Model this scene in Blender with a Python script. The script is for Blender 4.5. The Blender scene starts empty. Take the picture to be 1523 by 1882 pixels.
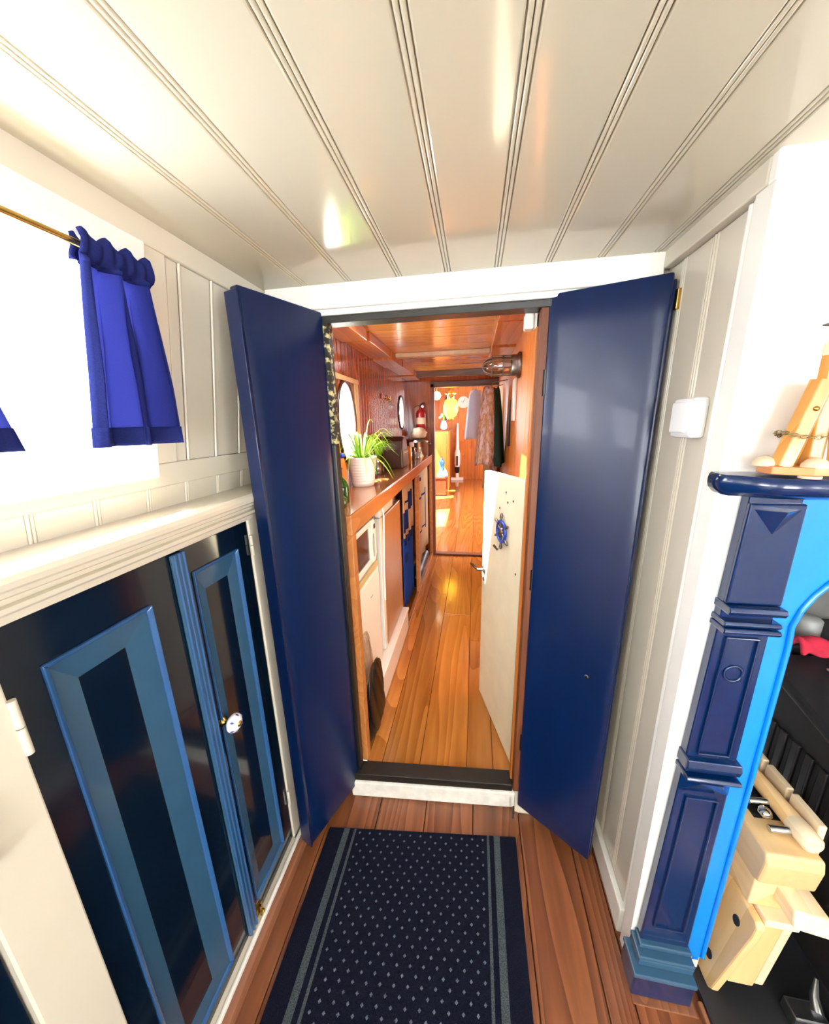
import bpy, math, random
from mathutils import Matrix, Vector
random.seed(7)
S = bpy.context.scene
COL = S.collection

# ------------------------------------------------------------------ camera
cam_d = bpy.data.cameras.new('camera')
cam_d.sensor_fit = 'HORIZONTAL'
cam_d.sensor_width = 36.0
cam_d.lens = 640.0 / 1523.0 * 36.0
cam_d.clip_start = 0.02
cam = bpy.data.objects.new('camera', cam_d)
COL.objects.link(cam)
RM = Matrix(((0.98579845, -0.01873993, 0.1668839),
             (0.16629048, 0.24757148, -0.95449245),
             (-0.02342857, 0.96868838, 0.24717185)))
cam.matrix_world = Matrix.Translation((0, 0, 1.5)) @ RM.to_4x4()
S.camera = cam

# ------------------------------------------------------------------ world, sun, exposure
W = bpy.data.worlds.new('sky')
S.world = W
W.use_nodes = True
bg = W.node_tree.nodes['Background']
bg.inputs[0].default_value = (0.93, 0.97, 1.0, 1)
bg.inputs[1].default_value = 29.0
sun_d = bpy.data.lights.new('sun', 'SUN')
sun_d.energy = 90.0
sun_d.angle = 0.012
sun_d.color = (1.0, 0.95, 0.86)
sun = bpy.data.objects.new('sun', sun_d)
COL.objects.link(sun)
sun.location = (-4, -2, 8)
sun.rotation_euler = Vector((0.15, 0.075, -0.33)).to_track_quat('-Z', 'Y').to_euler()
S.view_settings.view_transform = 'Standard'
S.view_settings.look = 'None'
S.view_settings.gamma = 1.0
S.view_settings.use_curve_mapping = False
S.view_settings.exposure = 0.15


def portal(loc, rot, sx, sy):
    d = bpy.data.lights.new('window_portal', 'AREA')
    d.shape = 'RECTANGLE'
    d.size = sx
    d.size_y = sy
    d.cycles.is_portal = True
    o = bpy.data.objects.new('window_portal', d)
    COL.objects.link(o)
    o.location = loc
    o.rotation_euler = rot
    return o


# ------------------------------------------------------------------ materials
MATS = {}


def s2l(c):
    return tuple(((x / 255.0) / 12.92 if x / 255.0 <= 0.04045 else ((x / 255.0 + 0.055) / 1.055) ** 2.4) for x in c)


def new_mat(name):
    m = bpy.data.materials.new(name)
    m.use_nodes = True
    nt = m.node_tree
    b = nt.nodes['Principled BSDF']
    MATS[name] = m
    return m, nt, b


def paint(name, rgb, rough=0.35, coat=0.0, var=0.06, bump=0.03, scale=9.0, metal=0.0, stretch=(1, 1, 1), spec=0.5):
    m, nt, b = new_mat(name)
    tc = nt.nodes.new('ShaderNodeTexCoord')
    mp = nt.nodes.new('ShaderNodeMapping')
    mp.inputs['Scale'].default_value = stretch
    nz = nt.nodes.new('ShaderNodeTexNoise')
    nz.inputs['Scale'].default_value = scale
    nz.inputs['Detail'].default_value = 4
    cr = nt.nodes.new('ShaderNodeValToRGB')
    c = s2l(rgb)
    cr.color_ramp.elements[0].position = 0.3
    cr.color_ramp.elements[1].position = 0.7
    cr.color_ramp.elements[0].color = tuple(x * (1 - var) for x in c) + (1,)
    cr.color_ramp.elements[1].color = tuple(min(1, x * (1 + var)) for x in c) + (1,)
    nt.links.new(tc.outputs['Object'], mp.inputs[0])
    nt.links.new(mp.outputs[0], nz.inputs['Vector'])
    nt.links.new(nz.outputs['Fac'], cr.inputs[0])
    nt.links.new(cr.outputs[0], b.inputs['Base Color'])
    b.inputs['Roughness'].default_value = rough
    b.inputs['Metallic'].default_value = metal
    b.inputs['Coat Weight'].default_value = coat
    b.inputs['Coat Roughness'].default_value = 0.06
    b.inputs['Specular IOR Level'].default_value = spec
    if bump:
        bp = nt.nodes.new('ShaderNodeBump')
        bp.inputs['Strength'].default_value = bump
        bp.inputs['Distance'].default_value = 0.004
        nt.links.new(nz.outputs['Fac'], bp.inputs['Height'])
        nt.links.new(bp.outputs[0], b.inputs['Normal'])
    return m


def wood(name, dark, light, axis='y', rough=0.3, coat=0.3, rings=4.0, fine=60.0, contrast=0.5):
    """varnished wood with grain running along one axis; each object gets its own offset"""
    m, nt, b = new_mat(name)
    tc = nt.nodes.new('ShaderNodeTexCoord')
    oi = nt.nodes.new('ShaderNodeObjectInfo')
    mul = nt.nodes.new('ShaderNodeMath')
    mul.operation = 'MULTIPLY'
    mul.inputs[1].default_value = 41.0
    cmb = nt.nodes.new('ShaderNodeCombineXYZ')
    add = nt.nodes.new('ShaderNodeVectorMath')
    add.operation = 'ADD'
    nt.links.new(oi.outputs['Random'], mul.inputs[0])
    for k in range(3):
        nt.links.new(mul.outputs[0], cmb.inputs[k])
    nt.links.new(tc.outputs['Object'], add.inputs[0])
    nt.links.new(cmb.outputs[0], add.inputs[1])
    st = {'x': (0.09, 1, 1), 'y': (1, 0.09, 1), 'z': (1, 1, 0.09)}[axis]
    mp = nt.nodes.new('ShaderNodeMapping')
    mp.inputs['Scale'].default_value = st
    nt.links.new(add.outputs[0], mp.inputs[0])
    n1 = nt.nodes.new('ShaderNodeTexNoise')
    n1.inputs['Scale'].default_value = rings
    n1.inputs['Detail'].default_value = 2
    nt.links.new(mp.outputs[0], n1.inputs['Vector'])
    # contour rings of the slow noise: the cathedral figure of sawn boards
    m2 = nt.nodes.new('ShaderNodeMath')
    m2.operation = 'MULTIPLY'
    m2.inputs[1].default_value = 26.0
    nt.links.new(n1.outputs['Fac'], m2.inputs[0])
    fr = nt.nodes.new('ShaderNodeMath')
    fr.operation = 'FRACT'
    nt.links.new(m2.outputs[0], fr.inputs[0])
    n2 = nt.nodes.new('ShaderNodeTexNoise')
    n2.inputs['Scale'].default_value = fine
    n2.inputs['Detail'].default_value = 5
    nt.links.new(mp.outputs[0], n2.inputs['Vector'])
    mx = nt.nodes.new('ShaderNodeMix')
    mx.data_type = 'FLOAT'
    mx.inputs[0].default_value = 0.55
    nt.links.new(fr.outputs[0], mx.inputs[2])
    nt.links.new(n2.outputs['Fac'], mx.inputs[3])
    cr = nt.nodes.new('ShaderNodeValToRGB')
    cr.color_ramp.elements[0].position = 0.5 - contrast / 2
    cr.color_ramp.elements[1].position = 0.5 + contrast / 2
    cr.color_ramp.elements[0].color = s2l(dark) + (1,)
    cr.color_ramp.elements[1].color = s2l(light) + (1,)
    nt.links.new(mx.outputs[0], cr.inputs[0])
    hs = nt.nodes.new('ShaderNodeHueSaturation')
    vm = nt.nodes.new('ShaderNodeMapRange')
    vm.inputs['To Min'].default_value = 0.82
    vm.inputs['To Max'].default_value = 1.15
    nt.links.new(oi.outputs['Random'], vm.inputs['Value'])
    nt.links.new(vm.outputs[0], hs.inputs['Value'])
    nt.links.new(cr.outputs[0], hs.inputs['Color'])
    nt.links.new(hs.outputs[0], b.inputs['Base Color'])
    b.inputs['Roughness'].default_value = rough
    b.inputs['Coat Weight'].default_value = coat
    b.inputs['Coat Roughness'].default_value = 0.1
    bp = nt.nodes.new('ShaderNodeBump')
    bp.inputs['Strength'].default_value = 0.08
    bp.inputs['Distance'].default_value = 0.003
    nt.links.new(n2.outputs['Fac'], bp.inputs['Height'])
    nt.links.new(bp.outputs[0], b.inputs['Normal'])
    return m


def fabric(name, rgb, trans=0.0, rough=0.9, weave=600.0, trans_rgb=None):
    m, nt, b = new_mat(name)
    tc = nt.nodes.new('ShaderNodeTexCoord')
    nz = nt.nodes.new('ShaderNodeTexNoise')
    nz.inputs['Scale'].default_value = weave
    nt.links.new(tc.outputs['Object'], nz.inputs['Vector'])
    cr = nt.nodes.new('ShaderNodeValToRGB')
    c = s2l(rgb)
    cr.color_ramp.elements[0].position = 0.35
    cr.color_ramp.elements[1].position = 0.65
    cr.color_ramp.elements[0].color = tuple(x * 0.8 for x in c) + (1,)
    cr.color_ramp.elements[1].color = tuple(min(1, x * 1.2) for x in c) + (1,)
    nt.links.new(nz.outputs['Fac'], cr.inputs[0])
    nt.links.new(cr.outputs[0], b.inputs['Base Color'])
    b.inputs['Roughness'].default_value = rough
    b.inputs['Specular IOR Level'].default_value = 0.15
    if trans:
        tr = nt.nodes.new('ShaderNodeBsdfTranslucent')
        if trans_rgb:
            tr.inputs[0].default_value = s2l(trans_rgb) + (1,)
        else:
            nt.links.new(cr.outputs[0], tr.inputs[0])
        mx = nt.nodes.new('ShaderNodeMixShader')
        mx.inputs[0].default_value = trans
        out = nt.nodes['Material Output']
        nt.links.new(b.outputs[0], mx.inputs[1])
        nt.links.new(tr.outputs[0], mx.inputs[2])
        nt.links.new(mx.outputs[0], out.inputs[0])
    return m


def clear(name, tint=(1, 1, 1), gloss=0.07):
    m, nt, b = new_mat(name)
    nt.nodes.remove(b)
    t = nt.nodes.new('ShaderNodeBsdfTransparent')
    t.inputs[0].default_value = tint + (1,)
    g = nt.nodes.new('ShaderNodeBsdfGlossy')
    g.inputs['Roughness'].default_value = 0.03
    mx = nt.nodes.new('ShaderNodeMixShader')
    mx.inputs[0].default_value = gloss
    nt.links.new(t.outputs[0], mx.inputs[1])
    nt.links.new(g.outputs[0], mx.inputs[2])
    nt.links.new(mx.outputs[0], nt.nodes['Material Output'].inputs[0])
    return m


def emit(name, rgb, strength):
    m, nt, b = new_mat(name)
    b.inputs['Base Color'].default_value = s2l(rgb) + (1,)
    b.inputs['Emission Color'].default_value = s2l(rgb) + (1,)
    b.inputs['Emission Strength'].default_value = strength
    return m


paint('cream', (216, 208, 190), 0.22, 0.2, 0.02, 0.015, 5)
paint('ceiling_cream', (212, 206, 184), 0.14, 0.35, 0.02, 0.02, 4, stretch=(1, .4, 1))
paint('white_paint', (242, 240, 233), 0.3, 0.1, 0.02, 0.02, 8)
paint('worn_white', (228, 224, 214), 0.55, 0, 0.12, 0.3, 25)
paint('plaster', (205, 203, 200), 0.9, 0, 0.1, 0.3, 14)
paint('navy_gloss', (2, 25, 66), 0.3, 0.08, 0.12, 0.03, 6, stretch=(3, 3, .3), spec=0.35)
paint('navy_dark', (4, 18, 34), 0.12, 0.4, 0.1, 0.015, 5, stretch=(2, 2, .4))
paint('slate_blue', (46, 82, 110), 0.25, 0.25, 0.06, 0.02, 9)
paint('steel_blue', (44, 86, 136), 0.25, 0.25, 0.08, 0.02, 9)
paint('iron_navy', (4, 34, 78), 0.16, 0.3, 0.08, 0.03, 20)
paint('iron_azure', (8, 128, 232), 0.25, 0.3, 0.04, 0.02, 14)
paint('iron_black', (22, 22, 26), 0.45, 0, 0.2, 0.1, 30)
paint('hearth_slate', (30, 31, 36), 0.5, 0, 0.25, 0.15, 12)
paint('black_strip', (20, 18, 16), 0.4, 0, 0.3, 0.1, 20)
paint('gap_black', (12, 11, 12), 0.8, 0, 0.1, 0, 20)
paint('brass', (196, 160, 84), 0.25, 0, 0.1, 0.02, 40, 1.0)
paint('chrome', (205, 207, 210), 0.12, 0, 0.03, 0, 40, 1.0)
paint('steel', (150, 152, 155), 0.32, 0, 0.06, 0.02, 40, 1.0)
paint('pewter', (120, 112, 108), 0.4, 0, 0.2, 0.1, 60, 1.0)
paint('chain_metal', (140, 124, 88), 0.35, 0, 0.2, 0.05, 80, 1.0)
paint('white_plastic', (240, 241, 240), 0.35, 0, 0.01, 0, 5)
paint('appliance_white', (238, 236, 226), 0.35, 0, 0.02, 0.01, 5)
paint('aged_cream', (236, 228, 198), 0.5, 0, 0.05, 0.08, 10)
paint('tan_plastic', (188, 168, 118), 0.5, 0, 0.1, 0.02, 10)
paint('tan_door', (172, 130, 84), 0.28, 0.2, 0.05, 0.01, 6, 0.3)
paint('grey_paint', (150, 152, 152), 0.45, 0, 0.06, 0.02, 10)
paint('dark_glass', (38, 26, 18), 0.08, 0.5, 0.3, 0, 5)
paint('black_plastic', (9, 9, 12), 0.38, 0.0, 0.3, 0.2, 25)
paint('pot_white', (236, 234, 228), 0.35, 0.1, 0.02, 0, 5)
paint('soil', (48, 34, 24), 0.95, 0, 0.3, 0.5, 60)
paint('leaf_green', (110, 170, 30), 0.45, 0, 0.3, 0.05, 12)
paint('leaf_lime', (176, 214, 70), 0.45, 0, 0.25, 0.05, 12)
paint('bottle_green', (14, 66, 22), 0.08, 0.5, 0.4, 0.2, 30)
paint('red_enamel', (150, 22, 24), 0.25, 0.3, 0.1, 0.02, 10)
paint('red_cloth', (188, 34, 62), 0.9, 0, 0.25, 0.4, 25)
paint('gull_white', (238, 240, 242), 0.5, 0, 0.03, 0, 20)
paint('cobalt', (24, 62, 170), 0.3, 0.2, 0.2, 0, 20)
paint('porcelain', (246, 246, 250), 0.15, 0.4, 0.01, 0, 20)
paint('indigo', (44, 44, 150), 0.3, 0, 0.05, 0, 20)
paint('dark_brown', (58, 30, 18), 0.3, 0.2, 0.25, 0.05, 14)
paint('gold_tin', (206, 150, 70), 0.35, 0, 0.2, 0.03, 20, 0.6)
paint('paper', (214, 190, 160), 0.8, 0, 0.12, 0.1, 20)
paint('clock_face', (236, 222, 210), 0.5, 0, 0.03, 0, 20)
paint('orange_paint', (226, 120, 30), 0.5, 0, 0.1, 0, 20)
paint('mottled_bark', (70, 62, 44), 0.8, 0, 0.9, 0.8, 70)
paint('china_blue', (70, 130, 170), 0.2, 0.3, 0.6, 0.05, 30)
fabric('curtain_navy', (40, 48, 118), 0.6, trans_rgb=(90, 94, 148))
fabric('curtain_hem', (26, 34, 92), 0.10)

fabric('coat_green', (40, 60, 50), 0.0)
fabric('coat_pink', (190, 120, 130), 0.0)
fabric('coat_sand', (176, 140, 90), 0.0)
fabric('shirt_white', (214, 220, 234), 0.3)
fabric('print_cream', (196, 168, 130), 0.1)
fabric('print_navy', (26, 40, 104), 0.0)
fabric('cloth_blue', (24, 64, 148), 0.0)
wood('floor_pine', (84, 42, 24), (152, 92, 56), 'y', 0.3, 0.2, 3.0, 50, 0.7)
wood('floor_oak', (138, 80, 30), (194, 128, 60), 'y', 0.2, 0.55, 2.5, 45, 0.8)
wood('tongue_wood', (120, 50, 16), (172, 84, 32), 'z', 0.22, 0.6, 3, 50, 0.8)
wood('wall_oak', (176, 92, 28), (216, 134, 54), 'z', 0.4, 0.1, 2.2, 45, 0.8)
wood('roof_ply', (184, 108, 28), (228, 156, 58), 'x', 0.25, 0.4, 2.2, 40, 0.8)
wood('box_wood', (158, 82, 32), (202, 122, 60), 'y', 0.3, 0.3, 2.2, 40, 0.8)
wood('jamb_wood', (88, 42, 18), (128, 68, 32), 'z', 0.55, 0.0, 3, 50, 0.8)
wood('counter_wood', (132, 74, 38), (178, 110, 62), 'y', 0.16, 0.6, 2.4, 45, 0.8)
wood('fascia_wood', (160, 94, 44), (200, 132, 74), 'y', 0.28, 0.4, 2.4, 45, 0.8)
wood('dark_beam', (62, 30, 16), (104, 56, 30), 'x', 0.35, 0.3, 3, 50, 0.8)
wood('beech_y', (214, 168, 108), (246, 212, 160), 'y', 0.4, 0.1, 1.0, 60, 1.0)
wood('beech_z', (208, 164, 104), (240, 206, 152), 'z', 0.4, 0.1, 1.0, 60, 1.0)
wood('beech_pale', (232, 204, 160), (252, 234, 204), 'y', 0.45, 0.05, 3, 60, 0.9)
wood('oak_orn', (176, 112, 46), (214, 158, 84), 'z', 0.3, 0.3, 4, 70, 0.8)
wood('oak_base', (180, 102, 52), (212, 138, 82), 'x', 0.3, 0.3, 4, 70, 0.8)
wood('chest_wood', (110, 44, 22), (150, 68, 38), 'y', 0.4, 0.2, 3, 60, 0.8)
wood('quarter_round', (112, 64, 42), (160, 104, 72), 'y', 0.4, 0.1, 3, 60, 0.8)
clear('window_glass')
clear('jar_glass', (0.85, 0.9, 0.9), 0.16)
clear('lamp_glass', (0.8, 0.78, 0.7), 0.18)
clear('bag_plastic', (0.9, 0.88, 0.86), 0.3)
emit('lantern_glow', (255, 190, 40), 9.0)
emit('globe_glow', (255, 235, 190), 9.0)


def patchwork(name, cols, scale):
    m, nt, b = new_mat(name)
    tc = nt.nodes.new('ShaderNodeTexCoord')
    mp = nt.nodes.new('ShaderNodeMapping')
    mp.inputs['Scale'].default_value = (1, 1, .35)
    nz = nt.nodes.new('ShaderNodeTexNoise')
    nz.inputs['Scale'].default_value = scale
    nz.inputs['Detail'].default_value = 3
    nt.links.new(tc.outputs['Object'], mp.inputs[0])
    nt.links.new(mp.outputs[0], nz.inputs['Vector'])
    cr = nt.nodes.new('ShaderNodeValToRGB')
    els = cr.color_ramp.elements
    for i, c in enumerate(cols):
        p = .3 + .4 * i / (len(cols) - 1)
        e = els[i] if i < 2 else els.new(p)
        e.position = p
        e.color = s2l(c) + (1,)
    nt.links.new(nz.outputs['Fac'], cr.inputs[0])
    nt.links.new(cr.outputs[0], b.inputs['Base Color'])
    b.inputs['Roughness'].default_value = .9


patchwork('coat_mixed', [(120, 70, 90), (206, 170, 150), (170, 120, 70), (214, 190, 196), (96, 90, 70)], 26)


def speckle():
    m, nt, b = new_mat('worn_jamb')
    tc = nt.nodes.new('ShaderNodeTexCoord')
    nz = nt.nodes.new('ShaderNodeTexNoise')
    nz.inputs['Scale'].default_value = 75
    nz.inputs['Detail'].default_value = 6
    nt.links.new(tc.outputs['Object'], nz.inputs['Vector'])
    cr = nt.nodes.new('ShaderNodeValToRGB')
    cr.color_ramp.elements[0].position = 0.5
    cr.color_ramp.elements[1].position = 0.62
    cr.color_ramp.elements[0].color = s2l((24, 20, 16)) + (1,)
    cr.color_ramp.elements[1].color = s2l((190, 180, 130)) + (1,)
    nt.links.new(nz.outputs['Fac'], cr.inputs[0])
    nt.links.new(cr.outputs[0], b.inputs['Base Color'])
    b.inputs['Roughness'].default_value = 0.7


speckle()


def rug_mat():
    """navy pile with grey border stripes and a diamond of pale dots, woven in"""
    m, nt, b = new_mat('rug_weave')
    L = nt.links.new
    tc = nt.nodes.new('ShaderNodeTexCoord')
    sp = nt.nodes.new('ShaderNodeSeparateXYZ')
    L(tc.outputs['Object'], sp.inputs[0])

    def math_(op, a, bb=None):
        n = nt.nodes.new('ShaderNodeMath')
        n.operation = op
        for i, v in enumerate((a, bb)):
            if v is None:
                continue
            if isinstance(v, (int, float)):
                n.inputs[i].default_value = v
            else:
                L(v, n.inputs[i])
        return n.outputs[0]
    ax = math_('ABSOLUTE', sp.outputs['X'])

    def band(lo, hi):
        return math_('MULTIPLY', math_('GREATER_THAN', ax, lo), math_('LESS_THAN', ax, hi))
    stripes = math_('ADD', band(0.243, 0.252), band(0.268, 0.290))
    P = 0.038
    ysh = math_('SUBTRACT', sp.outputs['Y'], math_('MULTIPLY', sp.outputs['X'], 0.1))
    u = math_('DIVIDE', math_('ADD', sp.outputs['X'], ysh), P)
    v = math_('DIVIDE', math_('SUBTRACT', sp.outputs['X'], ysh), P)
    fu = math_('ABSOLUTE', math_('SUBTRACT', math_('FRACT', u), 0.5))
    fv = math_('ABSOLUTE', math_('SUBTRACT', math_('FRACT', v), 0.5))
    dots = math_('MULTIPLY', math_('MULTIPLY', math_('LESS_THAN', fu, 0.12), math_('LESS_THAN', fv, 0.12)), math_('LESS_THAN', ax, 0.232))
    nz = nt.nodes.new('ShaderNodeTexNoise')
    nz.inputs['Scale'].default_value = 420
    L(tc.outputs['Object'], nz.inputs['Vector'])
    m1 = nt.nodes.new('ShaderNodeMix')
    m1.data_type = 'RGBA'
    m1.inputs[6].default_value = s2l((16, 19, 34)) + (1,)
    m1.inputs[7].default_value = s2l((66, 73, 78)) + (1,)
    L(stripes, m1.inputs[0])
    m2 = nt.nodes.new('ShaderNodeMix')
    m2.data_type = 'RGBA'
    m2.inputs[7].default_value = s2l((92, 100, 112)) + (1,)
    L(dots, m2.inputs[0])
    L(m1.outputs[2], m2.inputs[6])
    hs = nt.nodes.new('ShaderNodeHueSaturation')
    mr = nt.nodes.new('ShaderNodeMapRange')
    mr.inputs['From Min'].default_value = 0.3
    mr.inputs['From Max'].default_value = 0.7
    mr.inputs['To Min'].default_value = 0.4
    mr.inputs['To Max'].default_value = 1.6
    L(nz.outputs['Fac'], mr.inputs[0])
    L(mr.outputs[0], hs.inputs['Value'])
    L(m2.outputs[2], hs.inputs['Color'])
    L(hs.outputs[0], b.inputs['Base Color'])
    b.inputs['Roughness'].default_value = 0.95
    b.inputs['Specular IOR Level'].default_value = 0.1
    bp = nt.nodes.new('ShaderNodeBump')
    bp.inputs['Strength'].default_value = 0.5
    bp.inputs['Distance'].default_value = 0.003
    L(nz.outputs['Fac'], bp.inputs['Height'])
    L(bp.outputs[0], b.inputs['Normal'])


rug_mat()


# ------------------------------------------------------------------ mesh helpers
class MB:
    """collects shapes in world space and links them as ONE mesh object"""

    def __init__(s, f=None):
        s.v, s.f, s.sm, s.fn = [], [], [], f

    def add(s, vs, fs, smooth=False):
        n = len(s.v)
        for p in vs:
            p = Vector(p)
            s.v.append(s.fn(p) if s.fn else p)
        for q in fs:
            s.f.append(tuple(i + n for i in q))
            s.sm.append(smooth)
        return s

    def hexa(s, p):
        return s.add(p, [(0, 3, 2, 1), (4, 5, 6, 7), (0, 1, 5, 4), (1, 2, 6, 5), (2, 3, 7, 6), (3, 0, 4, 7)])

    def box(s, x0, x1, y0, y1, z0, z1):
        return s.hexa([(x0, y0, z0), (x1, y0, z0), (x1, y1, z0), (x0, y1, z0),
                       (x0, y0, z1), (x1, y0, z1), (x1, y1, z1), (x0, y1, z1)])

    def cyl(s, p0, p1, r0, r1=None, n=16):
        return s.tube([p0, p1], [r0, r0 if r1 is None else r1], n, smooth=True)

    def tube(s, path, r, n=8, closed=False, smooth=True, squash=1.0):
        path = [Vector(p) for p in path]
        k = len(path)
        rr = r if isinstance(r, (list, tuple)) else [r] * k
        vs, fs = [], []
        prev = None
        for i, p in enumerate(path):
            if closed:
                t = path[(i + 1) % k] - path[i - 1]
            else:
                t = path[min(i + 1, k - 1)] - path[max(i - 1, 0)]
            t.normalize()
            if prev is None:
                a = t.orthogonal().normalized()
            else:
                a = prev - t * prev.dot(t)
                a = a.normalized() if a.length > 1e-6 else t.orthogonal().normalized()
            prev = a
            bvec = t.cross(a)
            for j in range(n):
                q = 2 * math.pi * j / n
                vs.append(p + (a * math.cos(q) + bvec * math.sin(q) * squash) * rr[i])
        for i in range(k if closed else k - 1):
            i2 = (i + 1) % k
            for j in range(n):
                j2 = (j + 1) % n
                fs.append((i * n + j, i * n + j2, i2 * n + j2, i2 * n + j))
        s.add(vs, fs, smooth)
        if not closed:
            s.add([vs[j] for j in range(n)], [tuple(reversed(range(n)))])
            s.add([vs[(k - 1) * n + j] for j in range(n)], [tuple(range(n))])
        return s

    def lathe(s, prof, c=(0, 0, 0), n=24, axis=(0, 0, 1), wave=None):
        c = Vector(c)
        q = Vector((0, 0, 1)).rotation_difference(Vector(axis).normalized())
        vs, fs = [], []
        k = len(prof)
        for r, z in prof:
            for j in range(n):
                a = 2 * math.pi * j / n
                r2 = r * (1 + (wave(a, z) if wave else 0))
                vs.append(c + q @ Vector((r2 * math.cos(a), r2 * math.sin(a), z)))
        for i in range(k - 1):
            for j in range(n):
                j2 = (j + 1) % n
                fs.append((i * n + j, i * n + j2, (i + 1) * n + j2, (i + 1) * n + j))
        s.add(vs, fs, True)
        if prof[0][0] > 1e-5:
            s.add(vs[:n], [tuple(reversed(range(n)))])
        if prof[-1][0] > 1e-5:
            s.add(vs[-n:], [tuple(range(n))])
        return s

    def prism(s, poly, plane, a, b, smooth=False):
        """poly in 2D extruded: plane 'xz' along y, 'yz' along x, 'xy' along z"""
        def P(u, w, d):
            return {'xz': (u, d, w), 'yz': (d, u, w), 'xy': (u, w, d)}[plane]
        n = len(poly)
        vs = [P(u, w, a) for u, w in poly] + [P(u, w, b) for u, w in poly]
        fs = [tuple(range(n)), tuple(range(2 * n - 1, n - 1, -1))]
        for i in range(n):
            j = (i + 1) % n
            fs.append((j, i, i + n, j + n))
        return s.add(vs, fs, smooth)

    def grid(s, fn, nu, nv, smooth=True):
        vs = [fn(i / nu, j / nv) for i in range(nu + 1) for j in range(nv + 1)]
        fs = []
        for i in range(nu):
            for j in range(nv):
                a = i * (nv + 1) + j
                fs.append((a, a + 1, a + nv + 2, a + nv + 1))
        return s.add(vs, fs, smooth)

    def build(s, name, mat, parent=None, bevel=0.0, solid=0.0, label=None, seg=2):
        xs = [p.x for p in s.v]
        ys = [p.y for p in s.v]
        zs = [p.z for p in s.v]
        ctr = Vector(((min(xs) + max(xs)) / 2, (min(ys) + max(ys)) / 2, min(zs)))
        me = bpy.data.meshes.new(name)
        me.from_pydata([p - ctr for p in s.v], [], s.f)
        me.polygons.foreach_set('use_smooth', s.sm)
        me.materials.append(MATS[mat])
        me.validate()
        me.update()
        import bmesh
        bm = bmesh.new()
        bm.from_mesh(me)
        bmesh.ops.recalc_face_normals(bm, faces=bm.faces)
        bm.to_mesh(me)
        bm.free()
        o = bpy.data.objects.new(name, me)
        COL.objects.link(o)
        o['wloc'] = tuple(ctr)
        if parent is not None:
            o.parent = parent
            o.location = ctr - Vector(parent['wloc'])
        else:
            o.location = ctr
        if solid:
            md = o.modifiers.new('thick', 'SOLIDIFY')
            md.thickness = solid
            md.offset = 0
        if bevel:
            md = o.modifiers.new('edge', 'BEVEL')
            md.width = bevel
            md.segments = seg
            md.limit_method = 'ANGLE'
            md.angle_limit = 0.7
        if label:
            o['label'] = label
        return o


def tag(o, label, cat, group=None, kind=None):
    o['label'] = label
    o['category'] = cat
    if group:
        o['group'] = group
    if kind:
        o['kind'] = kind
    return o


def thing(name, label, cat, loc, group=None, kind=None):
    o = bpy.data.objects.new(name, None)
    COL.objects.link(o)
    o.location = loc
    o.empty_display_size = 0.05
    o['wloc'] = tuple(loc)
    return tag(o, label, cat, group, kind)


def bx(*a):
    return MB().box(*a)


def rot_about(origin, ang, axis='Z'):
    M = Matrix.Translation(origin) @ Matrix.Rotation(ang, 4, axis)
    return lambda p: M @ p


# ================================================================== SETTING
CEIL = 1.89


def lean(p):
    """the cabin side leans outwards going down: x = 0 is its inner face"""
    return Vector((p.x - 0.625 - 0.15 * (1.89 - p.z), p.y, p.z))


# ---- front cabin floor
fl = MB()
fl.box(-0.85, 1.65, -3.0, 1.13, -0.06, -0.022)
FLOOR = fl.build('floor', 'gap_black')
tag(FLOOR, 'worn reddish pine plank floor of the front cabin', 'floor', kind='structure')
edges = [-0.72, -0.535, -0.35, -0.165, 0.02, 0.195, 0.372, 0.445, 0.63, 0.815, 1.0, 1.2, 1.4, 1.62]
for a, b in zip(edges[:-1], edges[1:]):
    bx(a + .0015, b - .0015, -3.0, 1.125 if -.47 < a < .1 else 1.088, -0.022, 0.0).build('floor_plank', 'floor_pine', FLOOR, bevel=0.0015, seg=1)

# ---- ceiling of the front cabin
cb = MB()
cb.box(-.885, 1.75, -3.05, 1.09, CEIL + 0.018, CEIL + 0.08)  # slab runs out past the left wall: unseen overhang added to keep sun off the rug
CEILING = cb.build('ceiling', 'ceiling_cream')
tag(CEILING, 'glossy cream boarded ceiling with beaded joints', 'ceiling', kind='structure')
gx = [-0.638, -0.49, -0.358, -0.213, -0.08, 0.05, 0.176, 0.302, 0.43, 0.56, 0.69, 0.82, 0.95, 1.08, 1.21, 1.34, 1.47, 1.60]
for a, b in zip(gx[:-1], gx[1:]):
    bx(a + 0.008, b - 0.008, -3.0, 1.09, CEIL, CEIL + 0.018).build('ceiling_board', 'ceiling_cream', CEILING, bevel=0.003)
for g in gx[1:-1]:
    mb = MB()
    for dx in (-0.0036, 0.0036):
        mb.tube([(g + dx, -3.0, CEIL + 0.003), (g + dx, 1.09, CEIL + 0.003)], 0.0034, 8)
    mb.box(g - 0.008, g + 0.008, -3.0, 1.09, CEIL + 0.0045, CEIL + 0.018)
    mb.build('bead_strip', 'ceiling_cream', CEILING)

# ---- left side wall with its windows
WZ0, WZ1 = 1.425, 1.805
LWIN = [(0.02, 0.645), (-1.25, -0.45), (-2.45, -1.65)]
mb = MB(lean)
ys = [-3.0]
for a, b in sorted(LWIN):
    ys += [a, b]
ys.append(1.12)
mb.box(-0.05, -0.012, -3.0, 1.12, 1.24, WZ0)
mb.box(-0.05, -0.012, -3.0, 1.12, WZ1, 1.92)
for i in range(0, len(ys), 2):
    mb.box(-0.05, -0.012, ys[i], ys[i + 1], WZ0, WZ1)
WL = mb.build('wall_left', 'cream')
tag(WL, 'cream boarded cabin side above the cupboards', 'wall', kind='structure')
bx(-0.86, -0.82, -3.0, 1.12, -0.06, 1.35).build('hull_side', 'cream', WL)
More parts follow.
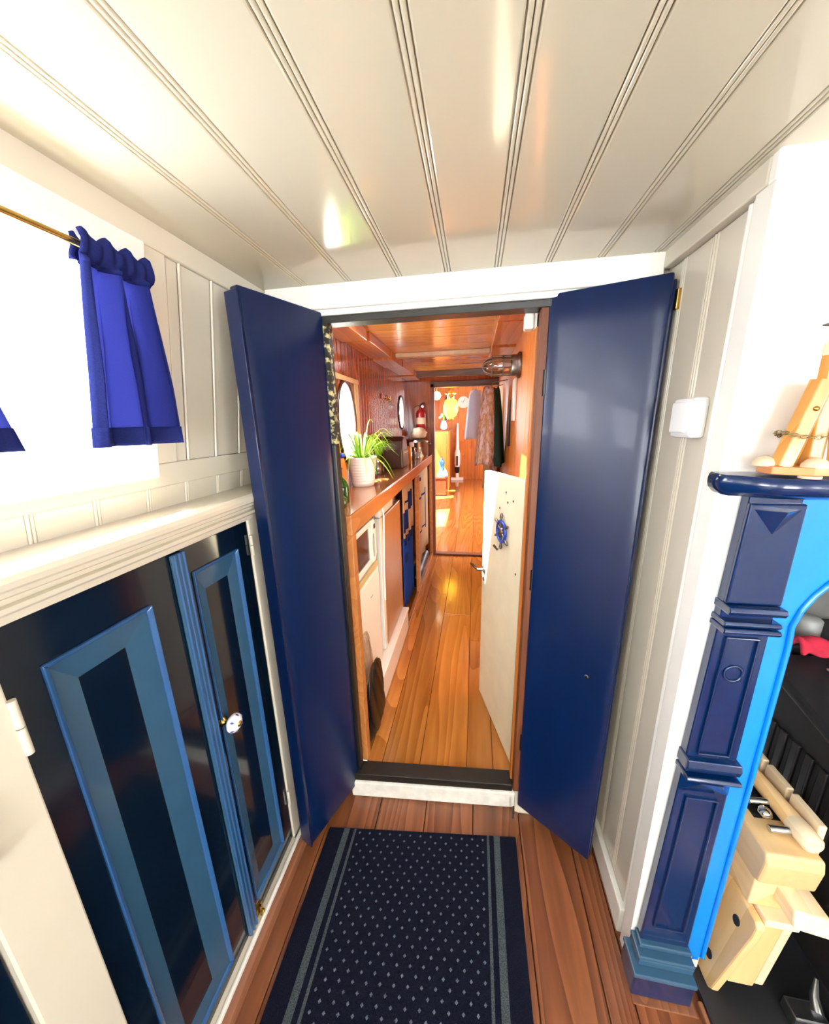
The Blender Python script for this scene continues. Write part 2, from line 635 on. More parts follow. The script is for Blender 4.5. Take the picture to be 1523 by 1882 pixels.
# frieze under the ceiling, rail under the windows, stiles
MB(lean).box(-0.012, 0.0, -3.0, 1.09, 1.845, 1.905).build('frieze_rail', 'cream', WL, bevel=.003)
MB(lean).box(-0.012, 0.0, -3.0, 1.09, 1.372, 1.425).build('lower_rail', 'cream', WL, bevel=.003)
MB(lean).box(-0.012, 0.0, 0.668, 0.725, 1.425, 1.845).build('stile', 'cream', WL, bevel=.002)
for y0, y1 in ((-0.45, 0.0), (-1.65, -1.27), (-3.0, -2.47)):
    MB(lean).box(-0.012, 0.0, y0, y1, 1.425, 1.845).build('stile', 'cream', WL, bevel=.002)
yb = [0.727, 0.765, 0.862, 0.96, 1.06, 1.09]
for a, b in zip(yb[:-1], yb[1:]):
    MB(lean).box(-0.012, -0.006, a + .005, b - .005, 1.425, 1.845).build('match_board', 'cream', WL, bevel=.002)
    MB(lean).cyl((-0.006, b, 1.425), (-0.006, b, 1.845), 0.0035, n=8).build('bead', 'cream', WL)
yb = [-0.1, 0.02, 0.125, 0.235, 0.34, 0.432, 0.537, 0.648, 0.755, 0.865, 0.97, 1.09]
for a, b in zip(yb[:-1], yb[1:]):
    MB(lean).box(-0.012, -0.005, a + .006, b - .006, 1.30, 1.372).build('match_board', 'cream', WL, bevel=.002)
    m2 = MB(lean)
    for d in (-.003, .003):
        m2.cyl((-0.006, b + d, 1.30), (-0.006, b + d, 1.372), 0.003, n=8)
    m2.build('bead', 'cream', WL)
for k, (a, b) in enumerate(LWIN):
    w = MB(lean)
    # casing around the opening
    fr = 0.024
    w.box(-0.05, 0.010, a - fr, b + fr, WZ1 - .004, WZ1 + 0.04)
    w.box(-0.05, 0.008, a - fr, b + fr, WZ0 - 0.03, WZ0 + 0.004)
    w.box(-0.05, 0.008, a - fr, a + .006, WZ0, WZ1)
    w.box(-0.05, 0.008, b - .006, b + fr, WZ0, WZ1)
    wo = w.build('window_%d' % (k + 1), 'white_paint', bevel=.003)
    tag(wo, ['white-framed side window behind the navy curtains', 'white-framed side window behind the viewer on the cupboard side, nearer one',
             'white-framed side window behind the viewer on the cupboard side, farther one'][k], 'window', kind='structure')
    MB(lean).box(-0.036, -0.032, a + .006, b - .006, WZ0 + .004, WZ1 - .004).build('window_pane', 'window_glass', wo)
    portal((-0.74, (a + b) / 2, (WZ0 + WZ1) / 2), (0, -math.pi / 2, 0), WZ1 - WZ0 + .1, b - a + .1)

# ---- right-hand hull side and stern wall (behind the viewer)
RWIN = [(-1.0, -0.15), (-2.3, -1.45)]
mb = MB()
mb.box(1.62, 1.66, -3.0, 0.76, -0.06, 1.32)
mb.box(1.62, 1.66, -3.0, 0.76, 1.66, 1.95)
for y0, y1 in ((-3.0, -2.3), (-1.45, -1.0), (-0.15, 0.76)):
    mb.box(1.62, 1.66, y0, y1, 1.32, 1.66)
tag(mb.build('wall_right', 'cream'), 'cream cabin side on the fireplace side of the front cabin', 'wall', kind='structure')
for k, (a, b) in enumerate(RWIN):
    w = MB()
    w.box(1.60, 1.66, a - .03, b + .03, 1.655, 1.70).box(1.60, 1.66, a - .03, b + .03, 1.28, 1.325)
    w.box(1.60, 1.66, a - .03, a + .005, 1.32, 1.66).box(1.60, 1.66, b - .005, b + .03, 1.32, 1.66)
    wo = w.build('window_%d' % (k + 4), 'white_paint', bevel=.003)
    tag(wo, ['white-framed window on the fireplace side, nearer the fireplace', 'white-framed window on the fireplace side, nearer the stern'][k], 'window', kind='structure')
    bx(1.64, 1.644, a, b, 1.32, 1.66).build('window_pane', 'window_glass', wo)
    portal((1.68, (a + b) / 2, 1.49), (0, math.pi / 2, 0), .40, b - a + .05)
mb = MB()
mb.box(-0.86, 0.0, -3.05, -3.0, -0.06, 1.95).box(1.2, 1.66, -3.05, -3.0, -0.06, 1.95)
mb.box(0.0, 1.2, -3.05, -3.0, -0.06, 0.55).box(0.0, 1.2, -3.05, -3.0, 1.82, 1.95)
tag(mb.build('wall_back', 'cream'), 'cream stern wall behind the viewer', 'wall', kind='structure')
w = MB()
w.box(-.03, .02, -3.05, -2.98, .52, 1.85).box(1.18, 1.23, -3.05, -2.98, .52, 1.85).box(.02, 1.18, -3.05, -2.98, .52, .57).box(.02, 1.18, -3.05, -2.98, 1.8, 1.85).box(.58, .62, -3.05, -2.98, .57, 1.8)
wo = w.build('window_6', 'white_paint', bevel=.003)
tag(wo, 'wide white-framed stern window behind the viewer', 'window', kind='structure')
bx(.02, 1.18, -3.03, -3.026, .57, 1.8).build('window_pane', 'window_glass', wo)
portal((.6, -3.07, 1.19), (-math.pi / 2, 0, 0), 1.2, 1.3)

# ---- bulkhead with the doorway
CF = 0.10
CXL, CXR, CC = -0.66, 0.215, 1.95
BX0, BX1, BT = -0.448, 0.182, 1.808
mb = MB()
mb.box(-0.84, BX0, 1.09, 1.125, -0.06, 1.95).box(BX1, 0.50, 1.09, 1.125, -0.06, 1.95)
mb.box(BX0, BX1, 1.09, 1.125, BT, 1.97)
WF = mb.build('wall_front', 'cream')
tag(WF, 'cream bulkhead around the low doorway', 'wall', kind='structure')
bx(-0.62, 0.452, 1.066, 1.09, 1.828, 1.892).build('header_board', 'white_paint', WF, bevel=.003)
bx(-0.60, 0.44, 1.074, 1.09, 1.812, 1.828).build('header_fillet', 'white_paint', WF, bevel=.003)
bx(BX0 - .02, BX1 + .02, 1.078, 1.13, 1.792, 1.811).build('head_strip', 'black_strip', WF, bevel=.002)
# left jamb: worn paint at the top, dark wood below
bx(BX0 - .03, BX0 + .012, 1.078, 1.115, 1.44, 1.795).build('jamb_top', 'worn_jamb', WF, bevel=.004)
bx(BX0 - .03, BX0 + .008, 1.078, 1.115, 0.11, 1.44).build('jamb', 'black_strip', WF, bevel=.004)
# right jamb: stepped varnished strips
bx(BX1 - .012, BX1 + .02, 1.082, 1.127, 0.112, 1.793).build('jamb', 'jamb_wood', WF, bevel=.003)
bx(BX1 - .018, CXR, 1.128, 1.165, 0.112, 1.90).build('jamb_lining', 'wall_oak', WF, bevel=.003)
jb = MB()
jb.box(BX1 - .048, BX1 - .023, 1.128, 1.165, 1.752, 1.794)
jb.box(BX1 - .0215, BX1 + .004, 1.128, 1.165, 1.752, 1.794)
tag(jb.build('corner_block', 'worn_white', bevel=.005), 'taped white block in the top corner of the doorway', 'block')

# ---- door sill
f = rot_about((-0.476, 1.05, 0), math.radians(4.4))
so = MB(f).box(0, .665, 0, .055, -0.0, .079).build('trim_1', 'worn_white', bevel=.008)
tag(so, 'chipped white wooden sill under the doorway', 'sill', kind='structure')
MB(f).box(0.01, .65, 0.006, .068, .079, .112).build('black_tread', 'black_strip', so, bevel=.003)

# ---- side wall beside the doorway, right
WRX = 0.46
mb = MB()
mb.box(WRX + .012, .50, .775, 1.09, -0.06, 1.93)
WS = mb.build('wall_side', 'cream')
tag(WS, 'narrow cream panelled wall between doorway and fireplace', 'wall', kind='structure')
ws = [(0.804, 0.885), (0.905, 0.995), (1.012, 1.09)]
for a, b in ws:
    bx(WRX + .006, WRX + .012, a, b, 0, 1.85).build('match_board', 'cream', WS, bevel=.002)
for y in (0.895, 1.003):
    m2 = MB()
    for d in (-.0045, .0045):
        m2.cyl((WRX + .009, y + d, 0.05), (WRX + .009, y + d, 1.85), .004, n=8)
    m2.build('bead', 'cream', WS)
m2 = MB()
for d in (.786, .798):
    m2.cyl((WRX + .004, d, 0.03), (WRX + .004, d, 1.85), .006, n=10)
m2.build('corner_moulding', 'white_paint', WS)
BB = bx(WRX - .012, WRX + .006, .79, 1.085, 0, .095).build('baseboard_right', 'white_paint', bevel=.004)
tag(BB, 'white skirting board along the narrow panelled wall', 'skirting', kind='structure')
# cornice box along the wall and round onto the chimney breast
cz = MB().box(WRX - .012, .50, .748, 1.066, 1.852, 1.912)
CZ = cz.build('trim_2', 'cream', bevel=.003)
tag(CZ, 'cream cornice board along the top of the narrow wall', 'cornice', kind='structure')
cz = MB().box(WRX - .012, 1.62, .728, .748, 1.850, 1.912)
tag(cz.build('trim_3', 'white_paint', bevel=.004), 'white cornice board across the top of the chimney breast', 'cornice', kind='structure')
# ---- chimney breast
mb = MB()
mb.box(.452, .63, .735, .775, 0, 1.86).box(1.27, 1.65, .735, .775, -.06, 1.95).box(.63, 1.27, .735, .775, 1.3, 1.93)
WC = mb.build('wall_chimney', 'white_paint')
tag(WC, 'bright white chimney breast above the mantelpiece', 'wall', kind='structure')
mb = MB().box(.50, 1.5, 1.26, 1.30, -.06, 1.95).box(.49, .53, .775, 1.26, 0, 1.93).box(1.46, 1.5, .775, 1.26, 0, 1.93).box(.53, 1.46, .775, 1.26, 1.4, 1.44)
mb.build('recess', 'plaster', WC)

# ---- light sealing outer deckhead over the whole front cabin is the ceiling itself (its unseen overhang is added to cut the sun through the side windows)

# ================================================================== CORRIDOR
mb = MB().box(-0.80, 0.30, 1.165, 3.60, 0.0, CF - .02)
FC = mb.build('floor_corridor', 'gap_black')
tag(FC, 'honey-coloured oak plank floor of the corridor', 'floor', kind='structure')
ce = [-0.43, -0.365, -0.205, -0.008, 0.10, 0.215]
for i, (a, b) in enumerate(zip(ce[:-1], ce[1:])):
    cut = [1.115, 2.05 + .31 * ((i * 2) % 3), 3.56]
    for y0, y1 in zip(cut[:-1], cut[1:]):
        bx(a + .001, b - .001, y0 + .0008, y1 - .0008, CF - .02, CF).build('floor_plank', 'floor_oak', FC, bevel=.001, seg=1)
bx(-0.80, -0.431, 1.165, 3.56, CF - .02, CF - .004).build('under_counter_board', 'floor_oak', FC)

# left hull side with two oval portholes
PORT = [(1.79, .125, 1.51, .20), (3.19, .115, 1.595, .135)]


def oval_cols(mb, x0, x1, y0, y1, z0, z1, n):
    ysx = [y0 + (y1 - y0) * i / n for i in range(n + 1)]
    hit = [p for p in PORT if y1 > p[0] - p[1] and y0 < p[0] + p[1]]
    if not hit:
        mb.box(x0, x1, y0, y1, z0, z1)
        return
    yc, w_, zc, h_ = hit[0]

    def hh(y):
        q = 1 - ((y - yc) / w_) ** 2
        return h_ * math.sqrt(q) if q > 0 else 0
    up = [(y, zc + hh(y)) for y in ysx] + [(y1, z1), (y0, z1)]
    lo = [(y0, z0), (y1, z0)] + [(y, zc - hh(y)) for y in reversed(ysx)]
    mb.prism(up, 'yz', x0, x1)
    mb.prism(lo, 'yz', x0, x1)


mb = MB()
y = 1.125
while y < 3.56:
    oval_cols(mb, -0.72, CXL - .012, y, min(y + .02, 3.58), 0.0, 2.0, 1)
    y += .02
WCL = mb.build('wall_corridor_left', 'dark_beam')
tag(WCL, 'hull side of the corridor behind the reddish matchboarding', 'wall', kind='structure')
y = 1.13
while y < 3.55:
    mb = MB()
    y1 = min(y + .053, 3.57)
    oval_cols(mb, CXL - .012, CXL, y + .002, y1 - .002, 1.15, 1.93, 8)
    mb.build('match_board', 'tongue_wood', WCL, bevel=.004)
    y += .054
for k, (yc, w_, zc, h_) in enumerate(PORT):
    po = thing('porthole', ['oval porthole with a pale wooden surround above the plant pot', 'narrow oval porthole farther along the corridor, above the dark bread bin'][k], 'porthole', (CXL, yc, zc - h_), kind='structure')
    ring = [(CXL + .004, yc + (w_ + .004) * math.cos(t), zc + (h_ + .004) * math.sin(t)) for t in [2 * math.pi * i / 40 for i in range(40)]]
    MB().tube(ring, .009, 8, closed=True).build('porthole_rim', 'dark_brown', po)
    lin = MB()

    def liner(u, v, yc=yc, w_=w_, zc=zc, h_=h_):
        t = 2 * math.pi * u
        return (CXL + .002 - .06 * v, yc + (w_ - .001) * math.cos(t), zc + (h_ - .001) * math.sin(t))
    lin.grid(liner, 40, 2)
    lin.build('porthole_liner', 'white_paint', po, solid=.003)
    gl = MB().prism([(yc + w_ * math.cos(2 * math.pi * i / 32), zc + h_ * math.sin(2 * math.pi * i / 32)) for i in range(32)], 'yz', -.717, -.713)
    gl.build('porthole_glass', 'window_glass', po)
    portal((-.74, yc, zc), (0, -math.pi / 2, 0), 2 * h_ + .04, 2 * w_ + .04)
    if k == 0:
        bx(CXL, CXL + .012, yc - .17, yc + .2, zc + h_ + .005, zc + h_ + .03).build('surround_rail', 'beech_z', po, bevel=.002)
        bx(CXL, CXL + .010, yc + w_ + .02, yc + w_ + .07, zc - h_, zc + h_ + .005).build('surround_stile', 'beech_z', po, bevel=.002)
        bx(CXL, CXL + .010, yc - w_ - .05, yc - w_ - .015, zc - h_, zc + h_ + .005).build('surround_stile', 'beech_z', po, bevel=.002)

# right wall of the corridor
mb = MB().box(CXR + .012, .30, 1.125, 3.60, 0.0, 2.0)
WCR = mb.build('wall_corridor_right', 'wall_oak')
tag(WCR, 'golden varnished plank wall on the door side of the corridor', 'wall', kind='structure')
yy = [1.13, 1.33, 1.62, 1.95, 2.3, 2.7, 3.1, 3.57]
for a, b in zip(yy[:-1], yy[1:]):
    bx(CXR, CXR + .012, a + .0015, b - .0015, CF, 1.94).build('wall_plank', 'wall_oak', WCR, bevel=.002)

# corridor deckhead
HX0, HX1, HY0, HY1 = -.525, -.06, 1.26, 1.56
mb = MB().box(-0.80, .30, HY1, 3.60, CC + .015, CC + .06).box(-0.80, .30, 1.09, HY0, CC + .015, CC + .06)
mb.box(-.80, HX0, HY0, HY1, CC + .015, CC + .06).box(HX1, .30, HY0, HY1, CC + .015, CC + .06)
CCE = mb.build('ceiling_corridor', 'dark_beam')
tag(CCE, 'varnished orange plank ceiling of the corridor', 'ceiling', kind='structure')
bx(CXL, CXR, 1.125, HY0, CC, CC + .015).build('ceiling_plank', 'roof_ply', CCE, bevel=.002)
bx(CXL, HX0, HY0, HY1, CC, CC + .015).build('ceiling_plank', 'roof_ply', CCE, bevel=.002)
bx(HX1, CXR, HY0, HY1, CC, CC + .015).build('ceiling_plank', 'roof_ply', CCE, bevel=.002)
hw = MB()
hw.box(HX0 - .03, HX1 + .03, HY0 - .03, HY0, CC + .06, CC + .10).box(HX0 - .03, HX1 + .03, HY1, HY1 + .03, CC + .06, CC + .10)
hw.box(HX0 - .03, HX0, HY0, HY1, CC + .06, CC + .10).box(HX1, HX1 + .03, HY0, HY1, CC + .06, CC + .10)
hwo = hw.build('window_11', 'jamb_wood', bevel=.003)
tag(hwo, 'glazed deck hatch over the near end of the corridor', 'hatch', kind='structure')
bx(HX0, HX1, HY0, HY1, CC + .08, CC + .085).build('window_pane', 'window_glass', hwo)
portal(((HX0 + HX1) / 2, (HY0 + HY1) / 2, CC + .115), (0, 0, 0), HX1 - HX0 + .04, HY1 - HY0 + .04)
yy = [HY1, 1.70, 1.87, 2.05, 2.26, 2.42, 2.62, 2.84, 3.06, 3.28, 3.57]
for a, b in zip(yy[:-1], yy[1:]):
    bx(CXL, CXR, a + .002, b - .002, CC, CC + .015).build('ceiling_plank', 'roof_ply', CCE, bevel=.002)
for (y0, y1, dz) in ((1.13, 1.80, 0), (1.845, 2.30, .006), (2.345, 2.66, .0), (2.70, 3.16, .008), (3.2, 3.5, 0)):
    bx(CXL, -.53, y0, y1, 1.897 + dz, CC).build('side_box', 'box_wood', CCE, bevel=.003)
for (y0, y1, dz) in ((1.13, 1.62, 0), (1.66, 2.12, .006), (2.16, 2.6, 0), (2.65, 3.3, .006)):
    bx(.085, CXR, y0, y1, 1.897 + dz, CC).build('side_box', 'box_wood', CCE, bevel=.003)
bx(-.53, .085, 2.44, 2.50, 1.925, CC).build('deck_beam', 'paper', CCE, bevel=.003)
bx(-.53, .2, 3.30, 3.36, 1.90, CC).build('deck_beam', 'dark_beam', CCE, bevel=.003)

# far bulkhead with doorway into the saloon
FX0, FX1, FT = -0.405, 0.215, 1.835
mb = MB().box(-1.3, FX0, 3.57, 3.61, 0, 2.5).box(FX1, 1.3, 3.57, 3.61, 0, 2.5).box(FX0, FX1, 3.57, 3.61, FT, 2.5)
WM = mb.build('wall_middle', 'tongue_wood')
tag(WM, 'brown bulkhead at the far end of the corridor', 'wall', kind='structure')
bx(FX0 - .03, FX0 + .006, 3.545, 3.62, CF, FT + .03).build('door_post', 'jamb_wood', WM, bevel=.003)
bx(FX0 - .03, FX1, 3.545, 3.62, FT - .005, FT + .05).build('door_head', 'dark_beam', WM, bevel=.003)
bx(FX0, FX1, 3.55, 3.63, CF - .02, CF + .02).build('door_threshold', 'jamb_wood', WM, bevel=.006)

# ---- far saloon
mb = MB().box(-1.2, 1.2, 3.57, 8.95, 0.02, .08)
FS = mb.build('floor_saloon', 'gap_black')
tag(FS, 'glowing orange plank floor of the far saloon', 'floor', kind='structure')
xs = [-1.2, -1.0, -.8, -.6, -.4, -.2, 0, .2, .4, .6, .8, 1.0, 1.2]
for a, b in zip(xs[:-1], xs[1:]):
    bx(a + .0015, b - .0015, 3.6, 8.9, .08, CF).build('floor_plank', 'floor_oak', FS)
mb = MB().box(-1.25, 1.25, 3.57, 8.95, 2.42, 2.48)
tag(mb.build('ceiling_saloon', 'roof_ply'), 'orange wooden ceiling of the far saloon', 'ceiling', kind='structure')
mb = MB().box(-1.2, 1.2, 8.87, 8.95, 0, 2.45)
WFS = mb.build('wall_far', 'dark_beam')
tag(WFS, 'upright pine planks on the far saloon wall', 'wall', kind='structure')
x = -1.2
while x < 1.19:
    bx(x + .002, x + .158, 8.855, 8.87, CF, 2.42).build('wall_plank', 'wall_oak', WFS, bevel=.002)
    x += .16
for sgn, nm in ((-1, 'left'), (1, 'right')):
    X0, X1 = (-1.24, -1.2) if sgn < 0 else (1.2, 1.24)
    mb = MB()
    mb.box(X0, X1, 3.6, 8.9, 0, 1.05).box(X0, X1, 3.6, 8.9, 2.0, 2.45)
    for y0, y1 in ((3.6, 4.2), (5.3, 6.1), (7.2, 8.9)):
        mb.box(X0, X1, y0, y1, 1.05, 2.0)
    tag(mb.build('wall_saloon_' + nm, 'tongue_wood'), 'brown panelled saloon side on the %s' % ('porthole side' if sgn < 0 else 'cream door side'), 'wall', kind='structure')
    for k, (y0, y1) in enumerate(((4.2, 5.3), (6.1, 7.2))):
        w = MB()
        w.box(X0, X1, y0, y1, 1.05, 1.08).box(X0, X1, y0, y1, 1.97, 2.0).box(X0, X1, y0, y0 + .03, 1.08, 1.97).box(X0, X1, y1 - .03, y1, 1.08, 1.97)
        wo = w.build('window_%d' % (7 + k + (2 if sgn > 0 else 0)), 'jamb_wood')
        tag(wo, 'wooden saloon window, %s one on the %s' % (('nearer', 'farther')[k], 'porthole side' if sgn < 0 else 'cream door side'), 'window', kind='structure')
        bx((X0 + X1) / 2 - .002, (X0 + X1) / 2 + .002, y0 + .03, y1 - .03, 1.08, 1.97).build('window_pane', 'window_glass', wo)
        portal((sgn * 1.26, (y0 + y1) / 2, 1.525), (0, sgn * math.pi / 2, 0), .95, 1.1)

# ================================================================== DOORS
def slab(f00, f10, f01, f11, th, nrm):
    """door leaf: front corners (hinge-bottom, outer-bottom, hinge-top, outer-top) pushed back by th along nrm"""
    n = Vector(nrm).normalized() * th
    a, b, c, d = (Vector(q) for q in (f00, f10, f11, f01))
    def P(u, v):
        return (a * (1 - u) + b * u) * (1 - v) + (d * (1 - u) + c * u) * v
    m = MB()
    NU, NV = 8, 20
    vs, fs, sm = [], [], []
    for k in (0, 1):
        for i in range(NU + 1):
            for j in range(NV + 1):
                vs.append(P(i / NU, j / NV) + n * k)
    def I(k, i, j):
        return k * (NU + 1) * (NV + 1) + i * (NV + 1) + j
    for k in (0, 1):
        fs += [(I(k, i, j), I(k, i + 1, j), I(k, i + 1, j + 1), I(k, i, j + 1)) for i in range(NU) for j in range(NV)]
    m.add(vs, fs, True)
    e = [(I(0, i, q), I(0, i + 1, q), I(1, i + 1, q), I(1, i, q)) for q in (0, NV) for i in range(NU)]
    e += [(I(0, q, j), I(0, q, j + 1), I(1, q, j + 1), I(1, q, j)) for q in (0, NU) for j in range(NV)]
    for f_ in e:
        m.f.append(f_)
        m.sm.append(False)
    return m


dl = slab((-.452, 1.075, .05), (-.548, .832, .045), (-.450, 1.078, 1.822), (-.560, .846, 1.828), .03, (-.93, .36, 0)).build('door_1', 'navy_gloss', bevel=.004)
tag(dl, 'navy gloss door leaf opened towards the cupboards', 'door', kind='structure')
slab((-.546, .853, .05), (-.541, .822, .05), (-.560, .862, 1.818), (-.555, .836, 1.818), .052, (-.93, .36, 0)).build('edge_moulding', 'navy_gloss', dl, bevel=.004)
MB().box(-.602, -.585, .855, .866, 1.76, 1.79).build('latch', 'brass', dl, bevel=.002)
for z in (.35, 1.0, 1.6):
    MB().cyl((-.455, 1.083, z - .035), (-.455, 1.083, z + .035), .006, n=10).build('hinge', 'black_strip', dl)
dr = slab((.188, 1.075, .055), (.404, .934, .045), (.188, 1.08, 1.822), (.446, 1.0, 1.824), .026, (.45, .89, 0)).build('door_2', 'navy_gloss', bevel=.004)
tag(dr, 'navy gloss door leaf opened against the narrow panelled wall', 'door', kind='structure')
slab((.392, .960, .05), (.414, .945, .05), (.435, 1.018, 1.812), (.457, 1.008, 1.812), .03, (.45, .89, 0)).build('edge_moulding', 'navy_gloss', dr, bevel=.004)
MB().box(.458, .468, 1.0, 1.012, 1.745, 1.79).build('latch', 'brass', dr, bevel=.002)
MB().lathe([(.0, -.004), (.006, -.003), (.007, 0), (.005, .002)], (.345, .968, .745), 12, (-.5, -.86, 0)).build('screw_cap', 'chrome', dr)
MB().cyl((.172, 1.055, .015), (.172, 1.055, .07), .004, n=8).build('floor_bolt', 'steel', dr)
for z in (.35, 1.0, 1.6):
    MB().cyl((.19, 1.083, z - .035), (.19, 1.083, z + .035), .006, n=10).build('hinge', 'black_strip', dr)

# cream half door opened into the corridor
H0, H1 = Vector((.172, 1.185, 0)), Vector((.046, 1.60, 0))
dirv = (H1 - H0).normalized()
nr = Vector((dirv.y, -dirv.x, 0))
if nr.x < 0:
    nr = -nr
top = [(0, 1.30), (.22, 1.30), (1, 1.285)]
cd = MB()
vsF = [H0 + Vector((0, 0, .112)), H1 + Vector((0, 0, .112)), H1 + Vector((0, 0, 1.285)), H0 + Vector((0, 0, 1.305))]
cd.hexa([vsF[0], vsF[1], vsF[1] + nr * .03, vsF[0] + nr * .03, vsF[3], vsF[2], vsF[2] + nr * .03, vsF[3] + nr * .03])
cdo = cd.build('door_3', 'aged_cream', bevel=.004)
tag(cdo, 'chipped cream half door standing open in the corridor', 'door', kind='structure')
hp = H0 + dirv * .40 + Vector((0, 0, .82))
out = -nr
MB().tube([hp, hp + out * .03, hp + out * .035 + dirv * .02, hp + out * .04 + dirv * .08], .007, 8).build('lever_handle', 'steel', cdo)
MB().lathe([(.02, 0), (.02, .004), (.014, .008)], hp, 16, out).build('handle_rose', 'steel', cdo)
MB().lathe([(.009, 0), (.009, .004)], hp - Vector((0, 0, .05)), 12, out).build('keyhole', 'black_strip', cdo)
for (q, z) in ((.1, 1.215), (.17, 1.235), (.15, 1.20), (.23, 1.16), (.05, .95)):
    MB().lathe([(.005, 0), (.004, .0015)], H0 + dirv * q + Vector((0, 0, z)) + out * .0005, 8, out).build('paint_chip', 'dark_brown', cdo)
# ship's wheel hook on the half door
wc = H0 + dirv * .185 + Vector((0, 0, 1.075)) + out * .003
wh = thing('wheel_hook', 'small blue and pewter ship-wheel hook on the cream half door', 'hook', wc)
up = Vector((0, 0, 1))


def onD(a, r, d=.004):
    return wc + (dirv * math.cos(a) + up * math.sin(a)) * r + out * d


MB().tube([onD(2 * math.pi * i / 28, .042, .006) for i in range(28)], .006, 8, closed=True).build('wheel_rim', 'cobalt', wh)
MB().lathe([(.018, 0), (.018, .008), (.012, .013)], wc, 16, out).build('wheel_hub', 'pewter', wh)
for i in range(6):
    a = math.pi / 2 + i * math.pi / 3
    MB().tube([onD(a, .012, .006), onD(a, .05, .006), onD(a, .064, .006), onD(a, .074, .006)], [.004, .004, .0065, .004], 8).build('spoke', 'pewter', wh)
MB().tube([onD(-math.pi / 2, .04), onD(-math.pi / 2, .065), wc - up * .075 + out * .02, wc - up * .055 + out * .035], .005, 8).build('hook', 'pewter', wh)

# ================================================================== LEFT CUPBOARDS
FXc = -0.635


def ring(mb, y0, y1, z0, z1, yi0, yi1, zi0, zi1, xo, xi, xb):
    """mitred frame between an outer and an inner rectangle; outer edge at x=xo, inner at x=xi, back at xb"""
    O = [(y0, z0), (y1, z0), (y1, z1), (y0, z1)]
    I = [(yi0, zi0), (yi1, zi0), (yi1, zi1), (yi0, zi1)]
    for k in range(4):
        j = (k + 1) % 4
        mb.hexa([(xb, *O[k]), (xb, *O[j]), (xb, *I[j]), (xb, *I[k]),
                 (xo, *O[k]), (xo, *O[j]), (xi, *I[j]), (xi, *I[k])])


def cup_door(parent, y0, y1, po, pi_, lab):
    d = MB()
    z0, z1 = .034, 1.242
    (a, b, c, e) = po
    ring(d, y0, y1, z0, z1, a, b, c, e, FXc, FXc, FXc - .02)
    o = d.build('cupboard_door', 'navy_dark', parent)
    o['label'] = lab
    m = MB()
    (ai, bi, ci, ei) = pi_
    ring(m, a, b, c, e, ai, bi, ci, ei, FXc - .002, FXc - .008, FXc - .018)
    m.build('panel_bevel', 'slate_blue', o)
    m = MB()
    t = .007
    ring(m, a - .002, b + .002, c - .002, e + .002, a + t, b - t, c + t, e - t, FXc + .006, FXc + .001, FXc - .004)
    m.build('panel_moulding', 'steel_blue', o, bevel=.002)
    bx(FXc - .02, FXc - .009, ai - .003, bi + .003, ci - .003, ei + .003).build('panel', 'navy_dark', o)
    return o


cu = thing('built_in_cupboard', 'navy two-door cupboard with slate blue panels under the window ledge', 'cupboard', (-.72, .58, 0))
bx(-.80, -.66, .30, .86, .03, 1.25).build('carcass', 'navy_dark', cu)
ff = MB()
ff.box(-.66, -.622, .215, .298, 0, 1.275).box(-.66, -.630, .858, 1.085, 0, 1.275)
ff.box(-.66, -.628, .298, .858, 1.245, 1.275).box(-.66, -.622, .298, .858, 0, .030)
ff.build('face_frame', 'cream', cu, bevel=.003)
d1 = cup_door(cu, .300, .5975, (.349, .530, .070, 1.158), (.392, .474, .118, 1.103), 'wider navy cupboard door beside the cream post')
d2 = cup_door(cu, .6005, .856, (.646, .800, .092, 1.178), (.682, .762, .140, 1.120), 'navy cupboard door with the porcelain knob')
ast = MB()
ast.box(FXc, FXc + .010, .592, .628, .036, 1.240)
ast.build('meeting_strip', 'slate_blue', d2, bevel=.004)
m2 = MB()
for yv in (.598, .610, .622):
    m2.cyl((FXc + .010, yv, .036), (FXc + .010, yv, 1.24), .003, n=8)
m2.build('reeding', 'steel_blue', d2)
# porcelain knob
kc = Vector((FXc, .650, .757))
MB().lathe([(.012, 0), (.013, .003), (.007, .006), (.006, .018), (.010, .020)], kc, 20, (1, 0, 0)).build('knob_stem', 'brass', d2)
MB().lathe([(.006, .017), (.015, .021), (.0225, .028), (.0235, .034), (.021, .041), (.013, .047), (.005, .049), (0, .0495)], kc, 28, (1, 0, 0)).build('knob', 'porcelain', d2)
MB().lathe([(.0075, .048), (.006, .051), (0, .052)], kc, 14, (1, 0, 0)).build('knob_boss', 'brass', d2)
for i in range(6):
    a = i * math.pi / 3 + .3
    ctr = kc + Vector((.0405, math.cos(a) * .0208, math.sin(a) * .0208))
    nrm = Vector((.45, math.cos(a), math.sin(a))).normalized()
    q = MB()
    tang = Vector((1, -math.cos(a) * .45, -math.sin(a) * .45)).normalized()
    sd = nrm.cross(tang)
    q.add([ctr + nrm * .0012 + tang * .006, ctr + nrm * .0014 + sd * .0028, ctr + nrm * .0012 - tang * .006, ctr + nrm * .0014 - sd * .0028], [(0, 1, 2, 3)])
    q.build('petal', 'indigo', d2, solid=.0006)
